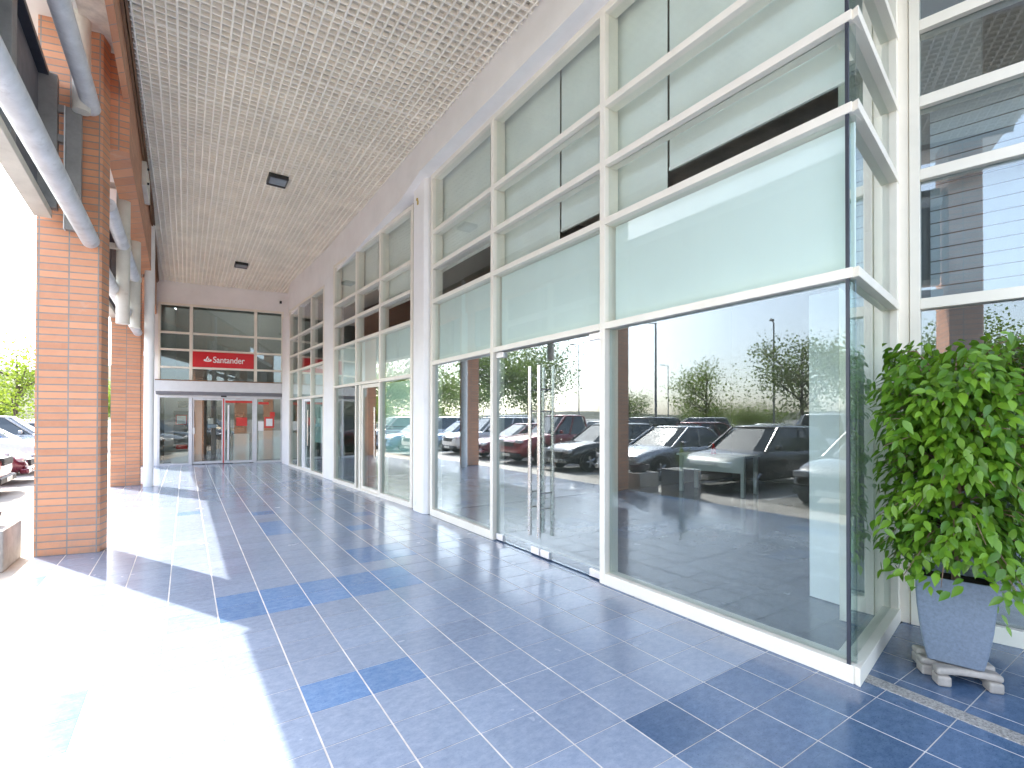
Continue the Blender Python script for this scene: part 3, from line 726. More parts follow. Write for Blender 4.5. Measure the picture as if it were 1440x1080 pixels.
# red sign
ts = thing('shop_sign', 'red bank sign with white flame emblem and lettering above the entrance', 'sign', (*EN.pt(1.8, .03), 3.17))
bm = BM(); EN.box(bm, .935, 2.69, .029, .055, 3.175, 3.675); obj('panel', bm, M['red'], ts, bevel=.004)
def on_sign(me_obj, s, z, n): 
    e, nn = EN.e, EN.n
    m = Matrix(((e.x, 0, nn.x, 0), (e.y, 0, nn.y, 0), (0, 1, 0, 0), (0, 0, 0, 1)))
    p = EN.pt(s, n); m.translation = (p.x, p.y, z); return m
cu = bpy.data.curves.new('lettering_text', 'FONT'); cu.body = 'Santander'; cu.size = .262; cu.extrude = .004; cu.space_character = .98; cu.offset = .003
tmp = bpy.data.objects.new('tmp_text', cu); COL.objects.link(tmp)
bpy.context.view_layer.update()
me = bpy.data.meshes.new_from_object(tmp.evaluated_get(bpy.context.evaluated_depsgraph_get()))
bpy.data.objects.remove(tmp)
xs = [v.co.x for v in me.vertices]; wid = max(xs)-min(xs)
bm = BM(); bm.from_mesh(me); bpy.data.meshes.remove(me)
sxx = .915/wid; bm.transform(Matrix.Diagonal((sxx, 1.08, 1, 1)))
bm.transform(on_sign(None, 1.50, 3.335, .059)); obj('lettering', bm, M['signwhite'], ts)
# flame emblem: a dish with two tongues of flame
def poly(bm, pts, th=.004):
    a = [bm.verts.new((x, y, -th)) for x, y in pts]; b = [bm.verts.new((x, y, th)) for x, y in pts]; n = len(pts)
    bm.faces.new(a[::-1]); bm.faces.new(b)
    for i in range(n): bm.faces.new((a[i], a[(i+1) % n], b[(i+1) % n], b[i]))
bm = BM()
dish = [(.115*math.cos(t), .052*math.sin(t)) for t in [PI+PI*k/14 for k in range(15)]]
dish += [(.105, .022), (.075, .036), (.060, .030), (.050, .004), (.020, -.012), (-.02, -.012), (-.05, .004), (-.06, .030), (-.075, .036), (-.105, .022)]
poly(bm, dish)
poly(bm, [(-.045, .012), (-.052, .04), (-.035, .075), (-.012, .105), (-.004, .14), (.012, .115), (.010, .085), (-.008, .055), (-.02, .03), (-.02, .004)])
poly(bm, [(.0, .002), (.006, .03), (.022, .055), (.026, .082), (.044, .06), (.048, .035), (.040, .012)])
bm.transform(on_sign(None, 1.355, 3.405, .059)); obj('emblem', bm, M['signwhite'], ts)

# ------------------------------------------------------------------ furniture inside the shop
td = thing('table', 'white desk with panel front standing inside the big window', 'table', (9.1, 6.1, 0))
bm = BM(); prism(bm, [(8.72, 6.78), (8.98, 5.40), (9.74, 5.52), (9.48, 6.90)], .76, .80); obj('tabletop', bm, M['furn'], td, bevel=.005)
for x, y in ((8.79, 6.70), (9.03, 5.46), (9.66, 5.57), (9.43, 6.80)):
    bm = BM(); box(bm, x-.035, x+.035, y-.035, y+.035, 0, .76); obj('leg', bm, M['furn'], td, bevel=.004)
bm = BM(); prism(bm, [(8.80, 6.66), (9.03, 5.50), (9.05, 5.50), (8.82, 6.66)], .46, .76); obj('front_panel', bm, M['furn'], td)
bm = BM(); lathe(bm, [(.05, 0), (.055, .02), (.05, .12), (.02, .17), (.018, .22)], (9.1, 6.15, .80), 12)
tag(obj('bottle', bm, M['redpost'], autosmooth=40), 'small red bottle standing on white desk indoors', 'bottle')

# ------------------------------------------------------------------ potted ficus on its stand
PX, PY = 3.86, .99
tp = thing('potted_plant', 'bushy green potted ficus in tall blue grey pot by the window', 'plant', (PX, PY, .105))
# pot: a tapering four sided vessel with softly bowed sides
def sq_ring(h, half, z, rot, k=5, rr=.18):
    pts = []
    for c in range(4):
        a0 = c*PI/2
        cx, cy = half*(1-rr), half*(1-rr)
        for i in range(k):
            t = a0+PI/2*i/(k-1)
            lx_, ly_ = (cx if math.cos(a0+PI/4) > 0 else -cx), (cy if math.sin(a0+PI/4) > 0 else -cy)
            pts.append((lx_+half*rr*math.cos(t), ly_+half*rr*math.sin(t)))
    c, s = math.cos(rot), math.sin(rot)
    return [(PX+x*c-y*s, PY+x*s+y*c, z) for x, y in pts]
prot = R(-33-45+3)
bm = BM(); rings = []
prof = [(0.0, .125), (.01, .140), (.06, .152), (.14, .168), (.24, .183), (.34, .193), (.42, .199), (.51, .199)]
for z, hf in prof: rings.append(sq_ring(0, hf*.89, .105+z, prot, rr=.10))
rings.append(sq_ring(0, .162, .105+.51, prot, rr=.10)); rings.append(sq_ring(0, .152, .105+.45, prot, rr=.10))
loft(bm, rings); obj('pot', bm, M['pot'], tp, autosmooth=35)
bm = BM(); loft(bm, [sq_ring(0, .150, .105+.44, prot, rr=.1), sq_ring(0, .152, .105+.47, prot, rr=.1)]); obj('soil', bm, M['soil'], tp)
rnd = random.Random(11)
bm = BM()
path_tube(bm, [(PX, PY, .5), (PX+.01, PY-.01, .75), (PX-.01, PY+.01, 1.0), (PX+.015, PY, 1.35), (PX, PY, 1.75)], [.022, .019, .016, .012, .006], 10)
path_tube(bm, [(PX+.03, PY+.02, .5), (PX+.04, PY-.0, .7), (PX+.0, PY-.03, 1.0), (PX-.03, PY-.02, 1.3)], [.016, .014, .012, .008], 10)
CXX, CYY, CZZ = PX+.03, PY-.02, 1.27
def crown_ok(p, m=.035):
    q = Vector((p[0], p[1])) 
    d1 = (q-RT.A).dot(RT.n); d2 = (q-RC.A).dot(RC.n)
    return d1 > m and d2 > m
tips = []
for i in range(165):
    # twigs leave the stems and arch out to the crown's shell
    th = rnd.uniform(0, 2*PI); zz = rnd.uniform(-.66, .74); 
    lob = 1+.10*math.sin(3*th+1)+.08*math.sin(5*th+zz*6)
    rad = .58*lob*(1-abs(zz*1.1)**5*.45) if zz > -.25 else .58*lob*(1-.20*(abs(zz)-.25))
    rad *= rnd.uniform(.72, 1.04)
    tip = Vector((CXX+rad*math.cos(th), CYY+rad*math.sin(th), CZZ+zz))
    for _ in range(12):
        if crown_ok(tip, .05): break
        tip.x = CXX+(tip.x-CXX)*.88; tip.y = CYY+(tip.y-CYY)*.88
    b0 = Vector((PX, PY, max(.72, min(1.7, CZZ+zz*.6-.05)))); mid = b0.lerp(tip, .55)+Vector((0, 0, rnd.uniform(.06, .16)))
    path_tube(bm, [b0, b0.lerp(mid, .5)+Vector((0, 0, .03)), mid, tip], [.007, .005, .004, .0015], 5)
    tips.append((b0, mid, tip))
obj('branches', bm, M['bark'], tp, smooth=True)
def ficus_leaf(bm, p, d, up, ln, wd):
    """pointed oval leaf, folded along its midrib and drooping at the tip"""
    d = d.normalized(); side = d.cross(up)
    if side.length < 1e-3: side = d.orthogonal()
    side.normalize(); nrm = side.cross(d).normalized()
    ts_ = [0, .18, .42, .68, .87, 1.0]; ws = [.04, .72, 1.0, .72, .30, .0]
    prev = None
    for t_, w_ in zip(ts_, ws):
        c = p+d*(ln*t_)-Vector((0, 0, 1))*(ln*.30*t_*t_)
        if w_ == 0: cur = [bm.verts.new(c)]
        else: cur = [bm.verts.new(c-side*wd*w_+nrm*wd*.28*w_), bm.verts.new(c), bm.verts.new(c+side*wd*w_+nrm*wd*.28*w_)]
        if prev:
            if len(cur) == 1: bm.faces.new((prev[0], prev[1], cur[0])); bm.faces.new((prev[1], prev[2], cur[0]))
            else: bm.faces.new((prev[0], prev[1], cur[1], cur[0])); bm.faces.new((prev[1], prev[2], cur[2], cur[1]))
        prev = cur
bm = BM(); nleaf = 0
for b0, mid, tip in tips:
    n = rnd.randint(40, 52)
    for k in range(n):
        u = rnd.uniform(.16, 1.0)**.65
        if u < .6: base = b0.lerp(mid, u/.6)
        else: base = mid.lerp(tip, (u-.6)/.4)
        base = base+Vector((rnd.gauss(0, .045), rnd.gauss(0, .045), rnd.gauss(0, .05)))
        out = Vector((base.x-CXX, base.y-CYY, 0)); out = out.normalized() if out.length > .02 else Vector((1, 0, 0))
        d = out*rnd.uniform(.25, 1.0)+Vector((rnd.gauss(0, .5), rnd.gauss(0, .5), rnd.uniform(-1.15, .12)))
        up = out*.75+Vector((rnd.gauss(0, .3), rnd.gauss(0, .3), rnd.uniform(.4, 1)))
        ln = rnd.uniform(.046, .076); end = base+d.normalized()*ln
        if not crown_ok(base, .03) or not crown_ok(end, .02): continue
        if base.z < .62 and out.length and (Vector((base.x-PX, base.y-PY)).length < .2): base.z += .12
        ficus_leaf(bm, base, d, up, ln, ln*rnd.uniform(.25, .31)); nleaf += 1
# a drooping spray over the rim of the pot
for k in range(14):
    base = Vector((PX-.05+rnd.gauss(0, .03), PY-.19+rnd.gauss(0, .03), .62-.018*k))
    ficus_leaf(bm, base, Vector((rnd.gauss(-.2, .4), rnd.gauss(-.4, .3), -1)), Vector((-.5, -.6, .5)), rnd.uniform(.035, .055), .012)
obj('foliage', bm, M['leaf'], tp, smooth=True)

# slatted stand below the pot
tst = thing('plant_stand', 'weathered grey slatted plant stand under the blue grey pot', 'plant stand', (PX, PY, 0))
ang = R(-52)
def st(x, y): return (PX+.0+x*math.cos(ang)-y*math.sin(ang), PY-.0+x*math.sin(ang)+y*math.cos(ang))
for yy, ln, cv in ((-.13, .31, .03), (0.0, .36, -.02), (.13, .31, -.03)):
    bm = BM(); up_, lo_ = [], []
    for k in range(9):
        x = -ln/2+ln*k/8; b = cv*math.sin(PI*k/8)
        up_.append(st(x, yy+b+.040)); lo_.append(st(x, yy+b-.040))
    prism(bm, up_+lo_[::-1], .060, .102); obj('slat', bm, M['stand'], tst, bevel=.016, seg=3)
for x, y in ((-.12, -.13), (.12, -.13), (-.145, 0), (.145, .0), (-.12, .13), (.12, .13)):
    bm = BM(); q = [st(x-.034, y-.042), st(x+.034, y-.042), st(x+.034, y+.042), st(x-.034, y+.042)]; prism(bm, q, 0, .0595); obj('foot', bm, M['stand'], tst, bevel=.012, seg=3)
for x in (-.06, .06):
    bm = BM(); q = [st(x-.02, -.088), st(x+.02, -.088), st(x+.02, .088), st(x-.02, .088)]; prism(bm, q, .05, .085); obj('crossbar', bm, M['stand'], tst, bevel=.005)

# ------------------------------------------------------------------ planter outside the first column
tq = thing('planter', 'square grey concrete planter with dark bowl outside the nearest column', 'planter', (-1.95, 7.9, -.1))
bm = BM(); prism(bm, [(-2.22, 7.30), (-1.60, 7.30), (-1.60, 8.0), (-2.22, 8.0)], -.1, .34); obj('plinth', bm, M['concrete'], tq, bevel=.015)
bm = BM(); lathe(bm, [(.17, 0), (.21, .03), (.235, .13), (.24, .16), (.215, .16), (.20, .12), (.05, .11)], (-1.93, 7.64, .341), 28); obj('bowl', bm, M['terracotta'], tq, autosmooth=40)
tq2 = thing('planter', 'terracotta coloured planter box mirrored beside the brick column', 'planter', (-1.9, 6.45, -.1))
bm = BM(); box(bm, -2.2, -1.62, 6.2, 6.75, -.1, .5); obj('plinth', bm, M['concrete'], tq2, bevel=.015)
bm = BM()
for k in range(26):
    th = rnd.uniform(0, 2*PI); h = rnd.uniform(.25, .6); r_ = rnd.uniform(.05, .3)
    a = Vector((-1.91, 6.47, .5)); b = a+Vector((r_*math.cos(th), r_*math.sin(th), h)); s_ = Vector((-math.sin(th), math.cos(th), 0))*.018
    v = [bm.verts.new(a-s_), bm.verts.new(a+s_), bm.verts.new(a.lerp(b, .6)+s_*1.3), bm.verts.new(b), bm.verts.new(a.lerp(b, .6)-s_*1.3)]; bm.faces.new(v)
obj('leaves', bm, M['tl_b'], tq2)

# ------------------------------------------------------------------ cars
def car(kind, col, x, y, rz, label):
    t = thing('parked_car', label, 'car', (x, y, -.14), rz, 'cars parked in the car park')
    Lc, W, H, zb = dict(hatch=(4.05, 1.74, 1.50, .92), sedan=(4.6, 1.80, 1.45, .90), suv=(4.6, 1.86, 1.72, 1.05), pickup=(5.2, 1.88, 1.80, 1.10), van=(4.5, 1.85, 1.85, 1.02))[kind]
    hw, hl = W/2, Lc/2; pm = P[col]
    hood = zb-.02; nose = zb-.24
    tailz = {'sedan': zb+.06, 'pickup': zb+.0}.get(kind, zb+.02)
    stn = [(-hl, .80, .42, tailz-.22), (-hl+.05, .90, .34, tailz-.06), (-hl+.25, .97, .24, tailz), (-hl*.55, 1.0, .20, zb), (0, 1.0, .19, zb), (hl*.42, 1.0, .20, zb),
           (hl*.52, .99, .20, hood), (hl*.78, .96, .22, hood-.07), (hl-.16, .90, .26, nose+.02), (hl-.03, .80, .34, nose-.10), (hl, .70, .42, nose-.2)]
    def sect(s):
        X, wf, zl, zt = s; w = hw*wf
        half = [(0, zl), (w*.80, zl), (w*.97, zl+.10), (w, zl+.28 if zl+.28 < zt-.12 else (zl+zt)/2), (w*.985, zt-.12), (w*.93, zt-.03), (w*.80, zt+.01), (0, zt+.04)]
        return [(X, -a, b) for a, b in half] + [(X, a, b) for a, b in half[-2:0:-1]]
    bm = BM(); loft(bm, [sect(s) for s in stn]); o = obj('body', bm, pm, t, rough_local=True, smooth=True)
    sub = o.modifiers.new('sub', 'SUBSURF'); sub.levels = 1; sub.render_levels = 1
    # glasshouse
    b0, b1, r0, r1 = dict(hatch=(-hl+.10, hl*.46, -hl+.42, hl*.06), sedan=(-hl*.70, hl*.45, -hl*.38, hl*.04), suv=(-hl+.10, hl*.46, -hl+.34, hl*.10), pickup=(-hl*.22, hl*.50, -hl*.16, hl*.20), van=(-hl+.08, hl*.62, -hl+.2, hl*.28))[kind]
    wb, wr = hw*.90, hw*.70
    def ring(z, xa, xb, w): 
        c = .10
        return [(xa, -w+c, z), (xa+c, -w, z), (xb-c*2, -w, z), (xb, -w+c*2.4, z), (xb, w-c*2.4, z), (xb-c*2, w, z), (xa+c, w, z), (xa, w-c, z)]
    bm = BM(); loft(bm, [ring(zb-.05, b0, b1, wb), ring(zb+(H-.05-zb)*.55, b0+(r0-b0)*.42, b1+(r1-b1)*.58, wb+(wr-wb)*.45), ring(H-.05, r0-.02, r1+.02, wr+.01)])
    obj('windows', bm, M['carglass'], t, rough_local=True)
    bm = BM(); loft(bm, [ring(H-.07, r0-.05, r1+.06, wr+.025), ring(H-.02, r0+.0, r1-.0, wr-.03), ring(H, r0+.16, r1-.18, wr-.18)]); obj('roof', bm, pm, t, rough_local=True, smooth=True)
    for sy in (-1, 1):
        bm = BM()
        for xa, xt in ((b0+.02, r0), (b1-.16, r1-.08), ((b0+b1)/2, (r0+r1)/2)):
            tube(bm, (xa, sy*(wb+.002), zb-.03), (xt, sy*(wr+.012), H-.06), .035, seg=6)
        if kind in ('suv', 'van', 'hatch'): tube(bm, (b0+.75, sy*(wb+.002), zb-.03), (r0+.62, sy*(wr+.012), H-.06), .035, seg=6)
        obj('pillar', bm, pm, t, rough_local=True)
        bm = BM(); box(bm, b1-.52, b1-.40, sy*(hw*.97), sy*(hw*.97+.14), zb+.0, zb+.13) if sy > 0 else box(bm, b1-.52, b1-.40, -hw*.97-.14, -hw*.97, zb+.0, zb+.13)
        obj('mirror', bm, pm, t, rough_local=True, bevel=.03)
        bm = BM(); y0, y1 = sorted((sy*hw*.50, sy*hw*.84)); box(bm, hl-.22, hl-.045, y0, y1, nose-.10, nose+.02); obj('headlight', bm, M['lamp_clear'], t, rough_local=True, bevel=.03)
        bm = BM(); y0, y1 = sorted((sy*hw*.62, sy*hw*.88)); box(bm, -hl-.005, -hl+.14, y0, y1, tailz-.28, tailz-.09); obj('tail_light', bm, M['lamp_red'], t, rough_local=True, bevel=.02)
    for sx in (-1, 1):
        for sy in (-1, 1):
            wx = sx*hl*.62; rr = .35 if kind in ('suv', 'pickup', 'van') else .315
            bm = BM(); lathe(bm, [(rr*.6, -.11), (rr*.94, -.11), (rr, -.08), (rr, .08), (rr*.94, .11), (rr*.6, .11)], (wx, sy*(hw-.085), rr), 22, 'Y'); w_ = obj('wheel', bm, M['tyre'], t, rough_local=True, autosmooth=40)
            bm = BM(); yy = sy*(hw+.018)
            for k in range(5):
                a = 2*PI*k/5; tube(bm, (wx, yy, rr), (wx+rr*.58*math.cos(a), yy, rr+rr*.58*math.sin(a)), .035, seg=6)
            tube(bm, (wx, yy-.01*sy, rr), (wx, yy+.012*sy, rr), .06, seg=10); tube(bm, (wx, yy-.06*sy, rr), (wx, yy-.03*sy, rr), rr*.62, seg=18); obj('rim', bm, M['rim'], w_, rough_local=True)
            bm = BM(); n = 16; yA = sy*(hw*1.0-.02)
            pa = [(wx+(rr+.07)*math.cos(PI*k/n), yA, rr+(rr+.05)*math.sin(PI*k/n)) for k in range(n+1)]; pb = [(wx+(rr-.02)*math.cos(PI*k/n), yA, rr+(rr-.02)*math.sin(PI*k/n)) for k in range(n+1)]
            for k in range(n):
                q = [pa[k], pa[k+1], pb[k+1], pb[k]]; v = [bm.verts.new(p_) for p_ in q]+[bm.verts.new((p_[0], p_[1]+sy*.022, p_[2])) for p_ in q]
                for f in ((0, 1, 2, 3), (7, 6, 5, 4), (0, 4, 5, 1), (2, 6, 7, 3)): bm.faces.new([v[i] for i in f])
            obj('wheel_arch', bm, M['plastic'], t, rough_local=True)
    bm = BM(); box(bm, hl-.12, hl+.02, -hw*.46, hw*.46, nose-.22, nose-.06)
    for k in range(3): box(bm, hl+.02, hl+.03, -hw*.44, hw*.44, nose-.205+k*.05, nose-.185+k*.05)
    obj('grille', bm, M['plastic'], t, rough_local=True, bevel=.01)
    bmt = M['plastic'] if kind in ('suv', 'pickup') else pm
    bm = BM(); box(bm, hl-.14, hl+.035, -hw*.80, hw*.80, .26, .40); obj('bumper', bm, bmt, t, rough_local=True, bevel=.04, seg=3)
    bm = BM(); box(bm, -hl-.03, -hl+.14, -hw*.84, hw*.84, .30, .46); obj('bumper', bm, bmt, t, rough_local=True, bevel=.04, seg=3)
    bm = BM(); box(bm, hl+.036, hl+.044, -.26, .26, .28, .38); obj('number_plate', bm, M['plate'], t, rough_local=True)
    bm = BM(); box(bm, -hl-.04, -hl-.03, -.26, .26, .48, .58); obj('number_plate', bm, M['plate'], t, rough_local=True)
    return t
cars = [('hatch', 'black', -5.0, 4.0, 3, 'black hatchback mirrored behind the white partition in the corner window'),
        ('hatch', 'black', -5.4, 6.9, 5, 'low black hatchback parked to the right of the mirrored brick column'),
        ('sedan', 'silver', -5.45, 9.55, 2, 'silver saloon parked beside the mirrored brick column'),
        ('hatch', 'black', -5.2, 12.1, 4, 'glossy black hatchback parked in front row, mirrored in glass doors'),
        ('pickup', 'red', -5.85, 14.95, 3, 'bright red pickup with nose showing at left edge of photo'),
        ('sedan', 'maroon', -5.62, 17.55, 2, 'maroon saloon parked just past the red pickup'),
        ('suv', 'white', -5.75, 20.3, 2, 'white tall car parked just past the maroon saloon'),
        ('hatch', 'blue', -5.6, 23.1, 1, 'blue hatchback in front row past the white tall car'),
        ('suv', 'silver', -5.7, 26.0, 2, 'silver high car far along the front row'),
        ('sedan', 'white', -5.6, 31.2, 2, 'white saloon seen through gap between the two brick columns'),
        ('sedan', 'navy', -5.1, 1.2, 3, 'navy saloon parked in front row across from the corner window'),
        ('suv', 'beige', -5.2, -1.6, 2, 'beige high car at near end of front row'),
        ('van', 'white', -14.0, 8.2, 182, 'white tall van in second row behind the low black hatchback'),
        ('sedan', 'silver', -14.3, 11.0, 181, 'silver saloon in second row of the car park'),
        ('hatch', 'red', -14.1, 14.0, 183, 'red hatchback in second row of the car park'),
        ('suv', 'black', -14.4, 17.0, 180, 'black high car in second row of the car park'),
        ('hatch', 'white', -14.0, 20.0, 182, 'white hatchback in second row of the car park'),
        ('van', 'silver', -12.9, 28.6, 182, 'silver tall car in second row, seen above the maroon saloon'),
        ('sedan', 'grey', -14.2, 5.2, 181, 'grey saloon in second row near the dark green high car'),
        ('suv', 'green', -14.1, 2.2, 182, 'dark green high car in second row of the car park'),
        ('van', 'blue', -22.5, 13.0, 90, 'blue tall car crossing far side of the car park'),
        ('suv', 'white', -22.5, 21.0, 90, 'white high car far across the car park')]
for k, cx_, cy_, y_, r_, lb in [(c[0], c[1], c[2], c[3], c[4], c[5]) for c in cars]: car(k, cx_, cy_, y_, R(r_), lb)

# ------------------------------------------------------------------ trees
def tree(x, y, h, w, label, mat, seed, dens=1.0, airy=0.0, name='tree'):
    rr = random.Random(seed)
    t = thing(name, label, 'tree', (x, y, -.14), 0, 'trees around the car park')
    bm = BM(); th_ = h*.34; limbs = []
    path_tube(bm, [(0, 0, 0), (.03, .02, th_*.5), (0, .05, th_), (.06, 0, h*.62), (.0, .05, h*.86)], [h*.022, h*.018, h*.015, h*.010, h*.003], 8)
    for k in range(9):
        a = rr.uniform(0, 2*PI); z0 = rr.uniform(th_*.85, h*.65); ln = w*.5*rr.uniform(.55, .95)
        e = Vector((ln*math.cos(a), ln*math.sin(a), z0+rr.uniform(.08, .28)*h)); b = Vector((0, 0, z0)); m_ = b.lerp(e, .5)+Vector((0, 0, -.02*h))
        path_tube(bm, [b, m_, e], [h*.010, h*.007, h*.002], 6); limbs.append((b, m_, e))
        for q in range(2):
            e2 = m_.lerp(e, rr.uniform(.2, .9))+Vector((rr.gauss(0, w*.1), rr.gauss(0, w*.1), rr.uniform(.02, .14)*h)); path_tube(bm, [m_, e2], [h*.005, h*.0015], 5); limbs.append((m_, m_.lerp(e2, .5), e2))
    obj('trunk', bm, M['treebark'], t, rough_local=True, smooth=True)
    bm = BM(); cl = []
    for b, m_, e in limbs: cl += [e, m_.lerp(e, .6)]
    for k in range(int(40*dens)):
        a = rr.uniform(0, 2*PI); u = rr.random()**.5; zz = rr.uniform(-1, 1)
        rad = w*.5*u*math.sqrt(max(0, 1-zz*zz)); cl.append(Vector((rad*math.cos(a), rad*math.sin(a), h*.63+zz*h*.33)))
    for c in cl:
        sz = w*rr.uniform(.07, .15); nl = int(rr.uniform(60, 105)*dens*(1-airy*.6))
        for k in range(nl):
            p = c+Vector((rr.gauss(0, sz), rr.gauss(0, sz), rr.gauss(0, sz*.8)))
            s_ = rr.uniform(.06, .13)*(.6+h/12); u = Vector((rr.gauss(0, 1), rr.gauss(0, 1), rr.gauss(0, .7))).normalized(); v = u.orthogonal().normalized()
            v = (v*math.cos(1.0*k)+u.cross(v)*math.sin(1.0*k)); q = [p-u*s_*.2, p+u*s_*.5+v*s_*.5, p+u*s_*1.3, p+u*s_*.5-v*s_*.5]
            bm.faces.new([bm.verts.new(z) for z in q])
    obj('crown', bm, mat, t, rough_local=True)
trees = [(-6.95, 33.5, 5.6, 3.6, 'light green young tree at left edge, above parked cars', 'tl_a', 1, .55, .5),
         (-9.5, 38, 3.2, 4.5, 'low yellow green bushy tree behind the light young tree', 'tl_a', 2, 1.1, 0),
         (-6.6, 62, 5.0, 4.5, 'green tree seen in gap between the two brick columns', 'tl_a', 3, 1.0, 0),
         (-30.5, 25.6, 6.6, 5.4, 'airy round tree mirrored in the middle of the big window', 'tl_a', 4, .75, .35),
         (-25.9, 15.6, 6.7, 5.2, 'dense tall tree mirrored beside the lamp post', 'tl_b', 5, .95, .15),
         (-21.6, 9.8, 5.8, 4.6, 'dark leafy tree nearest the camera along car park edge', 'tl_b', 6, 1.0, 0),
         (-22.6, 40.6, 9.6, 8.5, 'tallest dense tree mirrored behind the door handles', 'tl_c', 7, 1.3, 0),
         (-16.5, 37.0, 8.6, 7.5, 'broad tree mirrored in the left door leaf', 'tl_c', 8, 1.3, 0),
         (-12.5, 43.0, 7.0, 7.5, 'pale tree mirrored in narrow window beside white pillar', 'tl_c', 9, 1.2, .1),
         (-22.2, 52.6, 7.6, 8.0, 'distant grey green tree beyond the broad trees', 'tl_c', 10, 1.1, 0),
         (-36.0, 39.5, 4.6, 5.0, 'low tree mirrored left of the window mullion', 'tl_b', 12, 1.1, 0),
         (-44.0, 35.0, 2.9, 7.0, 'low hedge like tree mirrored behind the airy tree', 'tl_b', 13, 1.2, 0),
         (-41.0, 27.0, 2.7, 5.5, 'low spreading tree mirrored left of the dense tall tree', 'tl_a', 14, 1.2, 0),
         (-28.5, 4.0, 7.0, 6.5, 'bright leafy tree at near side of car park', 'tl_a', 15, 1.0, 0),
         (-27.0, -6.0, 7.5, 7.0, 'broad green tree behind the camera position', 'tl_b', 16, 1.0, 0)]
for a in trees: tree(a[0], a[1], a[2], a[3], a[4], M[a[5]], a[6], a[7], a[8])

# lamp posts
def lamp_post(x, y, h, rz, label, twin=False):
    t = thing('lamp_post', label, 'lamp post', (x, y, -.14), rz, 'lamp posts in the car park')
    bm = BM(); lathe(bm, [(.12, 0), (.12, .35), (.075, .4), (.05, h)], (0, 0, 0), 12); obj('pole', bm, M['galv'], t, rough_local=True, autosmooth=40)
    for s in ((-1, 1) if twin else (1,)):
        bm = BM(); tube(bm, (0, 0, h-.05), (s*.55, 0, h+.06), .03, seg=8); obj('arm', bm, M['galv'], t, rough_local=True)
        bm = BM(); loft(bm, [[(s*(.45+a), b, h+.03+c) for b, c in ((-w_, 0), (-w_*.6, .09), (w_*.6, .09), (w_, 0))] for a, w_ in ((0, .06), (.2, .15), (.5, .13), (.62, .05))]); obj('lamp_head', bm, M['galv'], t, rough_local=True)
lamp_post(-27.4, 18.2, 8.3, R(-20), 'single arm lamp post mirrored in front of dense tree')
lamp_post(-14.9, 18.0, 6.9, R(60), 'tall dark pole mirrored beside the brick column')
lamp_post(-33.2, 45.0, 10.5, R(30), 'distant lamp post mirrored in the right door leaf')
lamp_post(-46.0, 42.0, 8.5, R(30), 'far thin lamp post mirrored left of the airy tree')

# hills on the horizon
bm = BM(); prev = None
for k in range(90):
    a = R(-20+k*2.6); d = 900
    hgt = 18+62*max(0, math.sin(k*.045+.2))*(.55+.45*math.sin(k*.33+1.1)**2)+8*math.sin(k*.9)
    if k > 16: hgt = 9+4*math.sin(k*.6)
    else: hgt = max(hgt, 70+10*math.sin(k*.9))
    x, y = -d*math.sin(a), d*math.cos(a)
    cur = [bm.verts.new((x*.8, y*.8, -3)), bm.verts.new((x*.93, y*.93, hgt*.6)), bm.verts.new((x, y, hgt)), bm.verts.new((x*1.2, y*1.2, -3))]
    if prev:
        for i in range(3): bm.faces.new((prev[i], cur[i], cur[i+1], prev[i+1]))
    prev = cur
struct('hills', bm, M['hill'], 'low grey green hills on the horizon', 'hills', smooth=True)

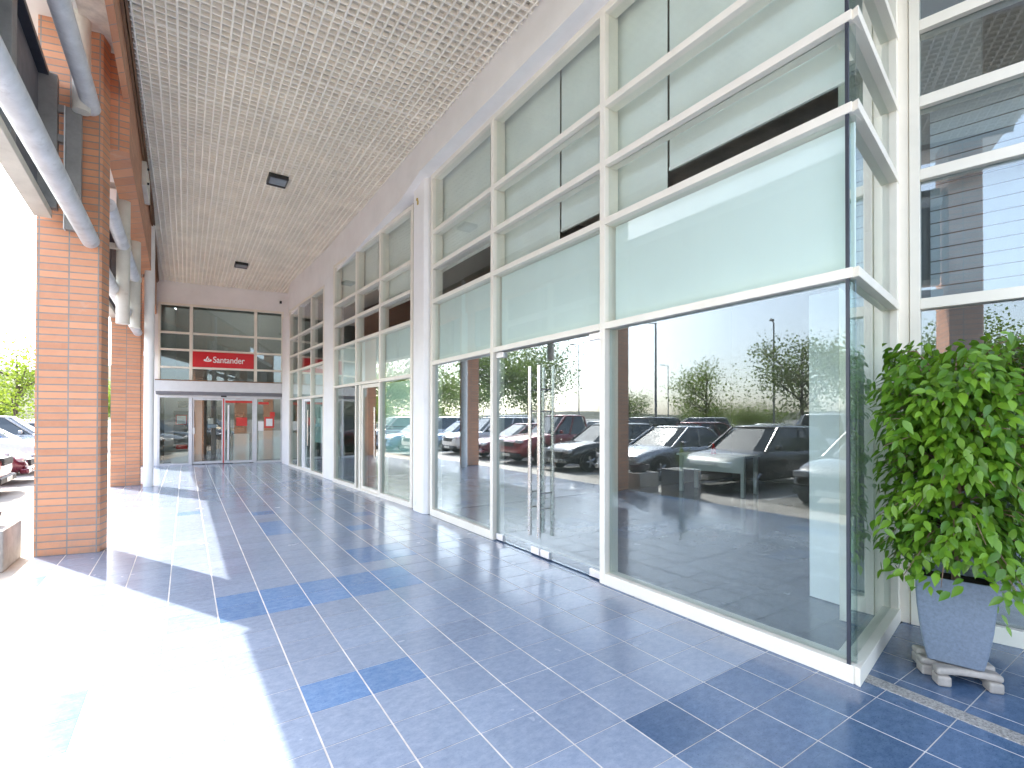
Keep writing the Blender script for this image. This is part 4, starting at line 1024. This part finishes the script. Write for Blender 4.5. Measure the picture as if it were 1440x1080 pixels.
# ------------------------------------------------------------------ light
az_dir = Vector((-.469, .883)).normalized(); EL_ = R(45.2)
sun_vec = Vector((az_dir.x*math.cos(EL_), az_dir.y*math.cos(EL_), math.sin(EL_)))
li = bpy.data.lights.new('sun', 'SUN'); li.energy = 2.0; li.angle = R(.55); li.color = (1, .90, .78)
so = bpy.data.objects.new('sun', li); COL.objects.link(so)
so.rotation_euler = (-sun_vec).to_track_quat('-Z', 'Y').to_euler()
w = bpy.data.worlds.new('World'); sc.world = w; w.use_nodes = True; nt = w.node_tree; nt.nodes.clear()
sky = nt.nodes.new('ShaderNodeTexSky'); sky.sky_type = 'NISHITA'; sky.sun_disc = False
sky.sun_elevation = EL_; sky.sun_rotation = math.atan2(sun_vec.x, sun_vec.y)
sky.air_density = 1.0; sky.dust_density = 2.2; sky.ozone_density = 1.3
bg = nt.nodes.new('ShaderNodeBackground'); bg.inputs[1].default_value = .15
wo = nt.nodes.new('ShaderNodeOutputWorld'); hs = nt.nodes.new('ShaderNodeHueSaturation'); hs.inputs['Saturation'].default_value = .64; nt.links.new(sky.outputs[0], hs.inputs['Color']); nt.links.new(hs.outputs[0], bg.inputs[0]); nt.links.new(bg.outputs[0], wo.inputs[0])

# ------------------------------------------------------------------ camera
yaw, pit, rol = R(33.61739803), R(.41937579), R(.10689754)
f0 = Vector((math.sin(yaw), math.cos(yaw), 0)); r0 = Vector((math.cos(yaw), -math.sin(yaw), 0)); u0 = Vector((0, 0, 1))
fw = math.cos(pit)*f0+math.sin(pit)*u0; up = math.cos(pit)*u0-math.sin(pit)*f0
rt = math.cos(rol)*r0+math.sin(rol)*up; up = math.cos(rol)*up-math.sin(rol)*r0
cam = bpy.data.cameras.new('camera'); co = bpy.data.objects.new('camera', cam); COL.objects.link(co)
m = Matrix(((rt.x, up.x, -fw.x, 0), (rt.y, up.y, -fw.y, 0), (rt.z, up.z, -fw.z, 1.55), (0, 0, 0, 1)))
co.matrix_world = m
cam.sensor_fit = 'HORIZONTAL'; cam.sensor_width = 36; cam.lens = 36*689.80/1440
cam.shift_y = (582.0093-540)/1440; cam.clip_start = .05; cam.clip_end = 3000
sc.camera = co

sc.view_settings.view_transform = 'Standard'; sc.view_settings.look = 'None'; sc.view_settings.gamma = 1
sc.view_settings.exposure = 2.78
sc.render.engine = 'CYCLES'
cy = sc.cycles
cy.max_bounces = 12; cy.diffuse_bounces = 8; cy.glossy_bounces = 5; cy.transparent_max_bounces = 24; cy.transmission_bounces = 4
cy.caustics_reflective = False; cy.caustics_refractive = False; cy.sample_clamp_indirect = 8
try: cy.use_denoising = True; cy.denoiser = 'OPENIMAGEDENOISE'
except Exception: pass
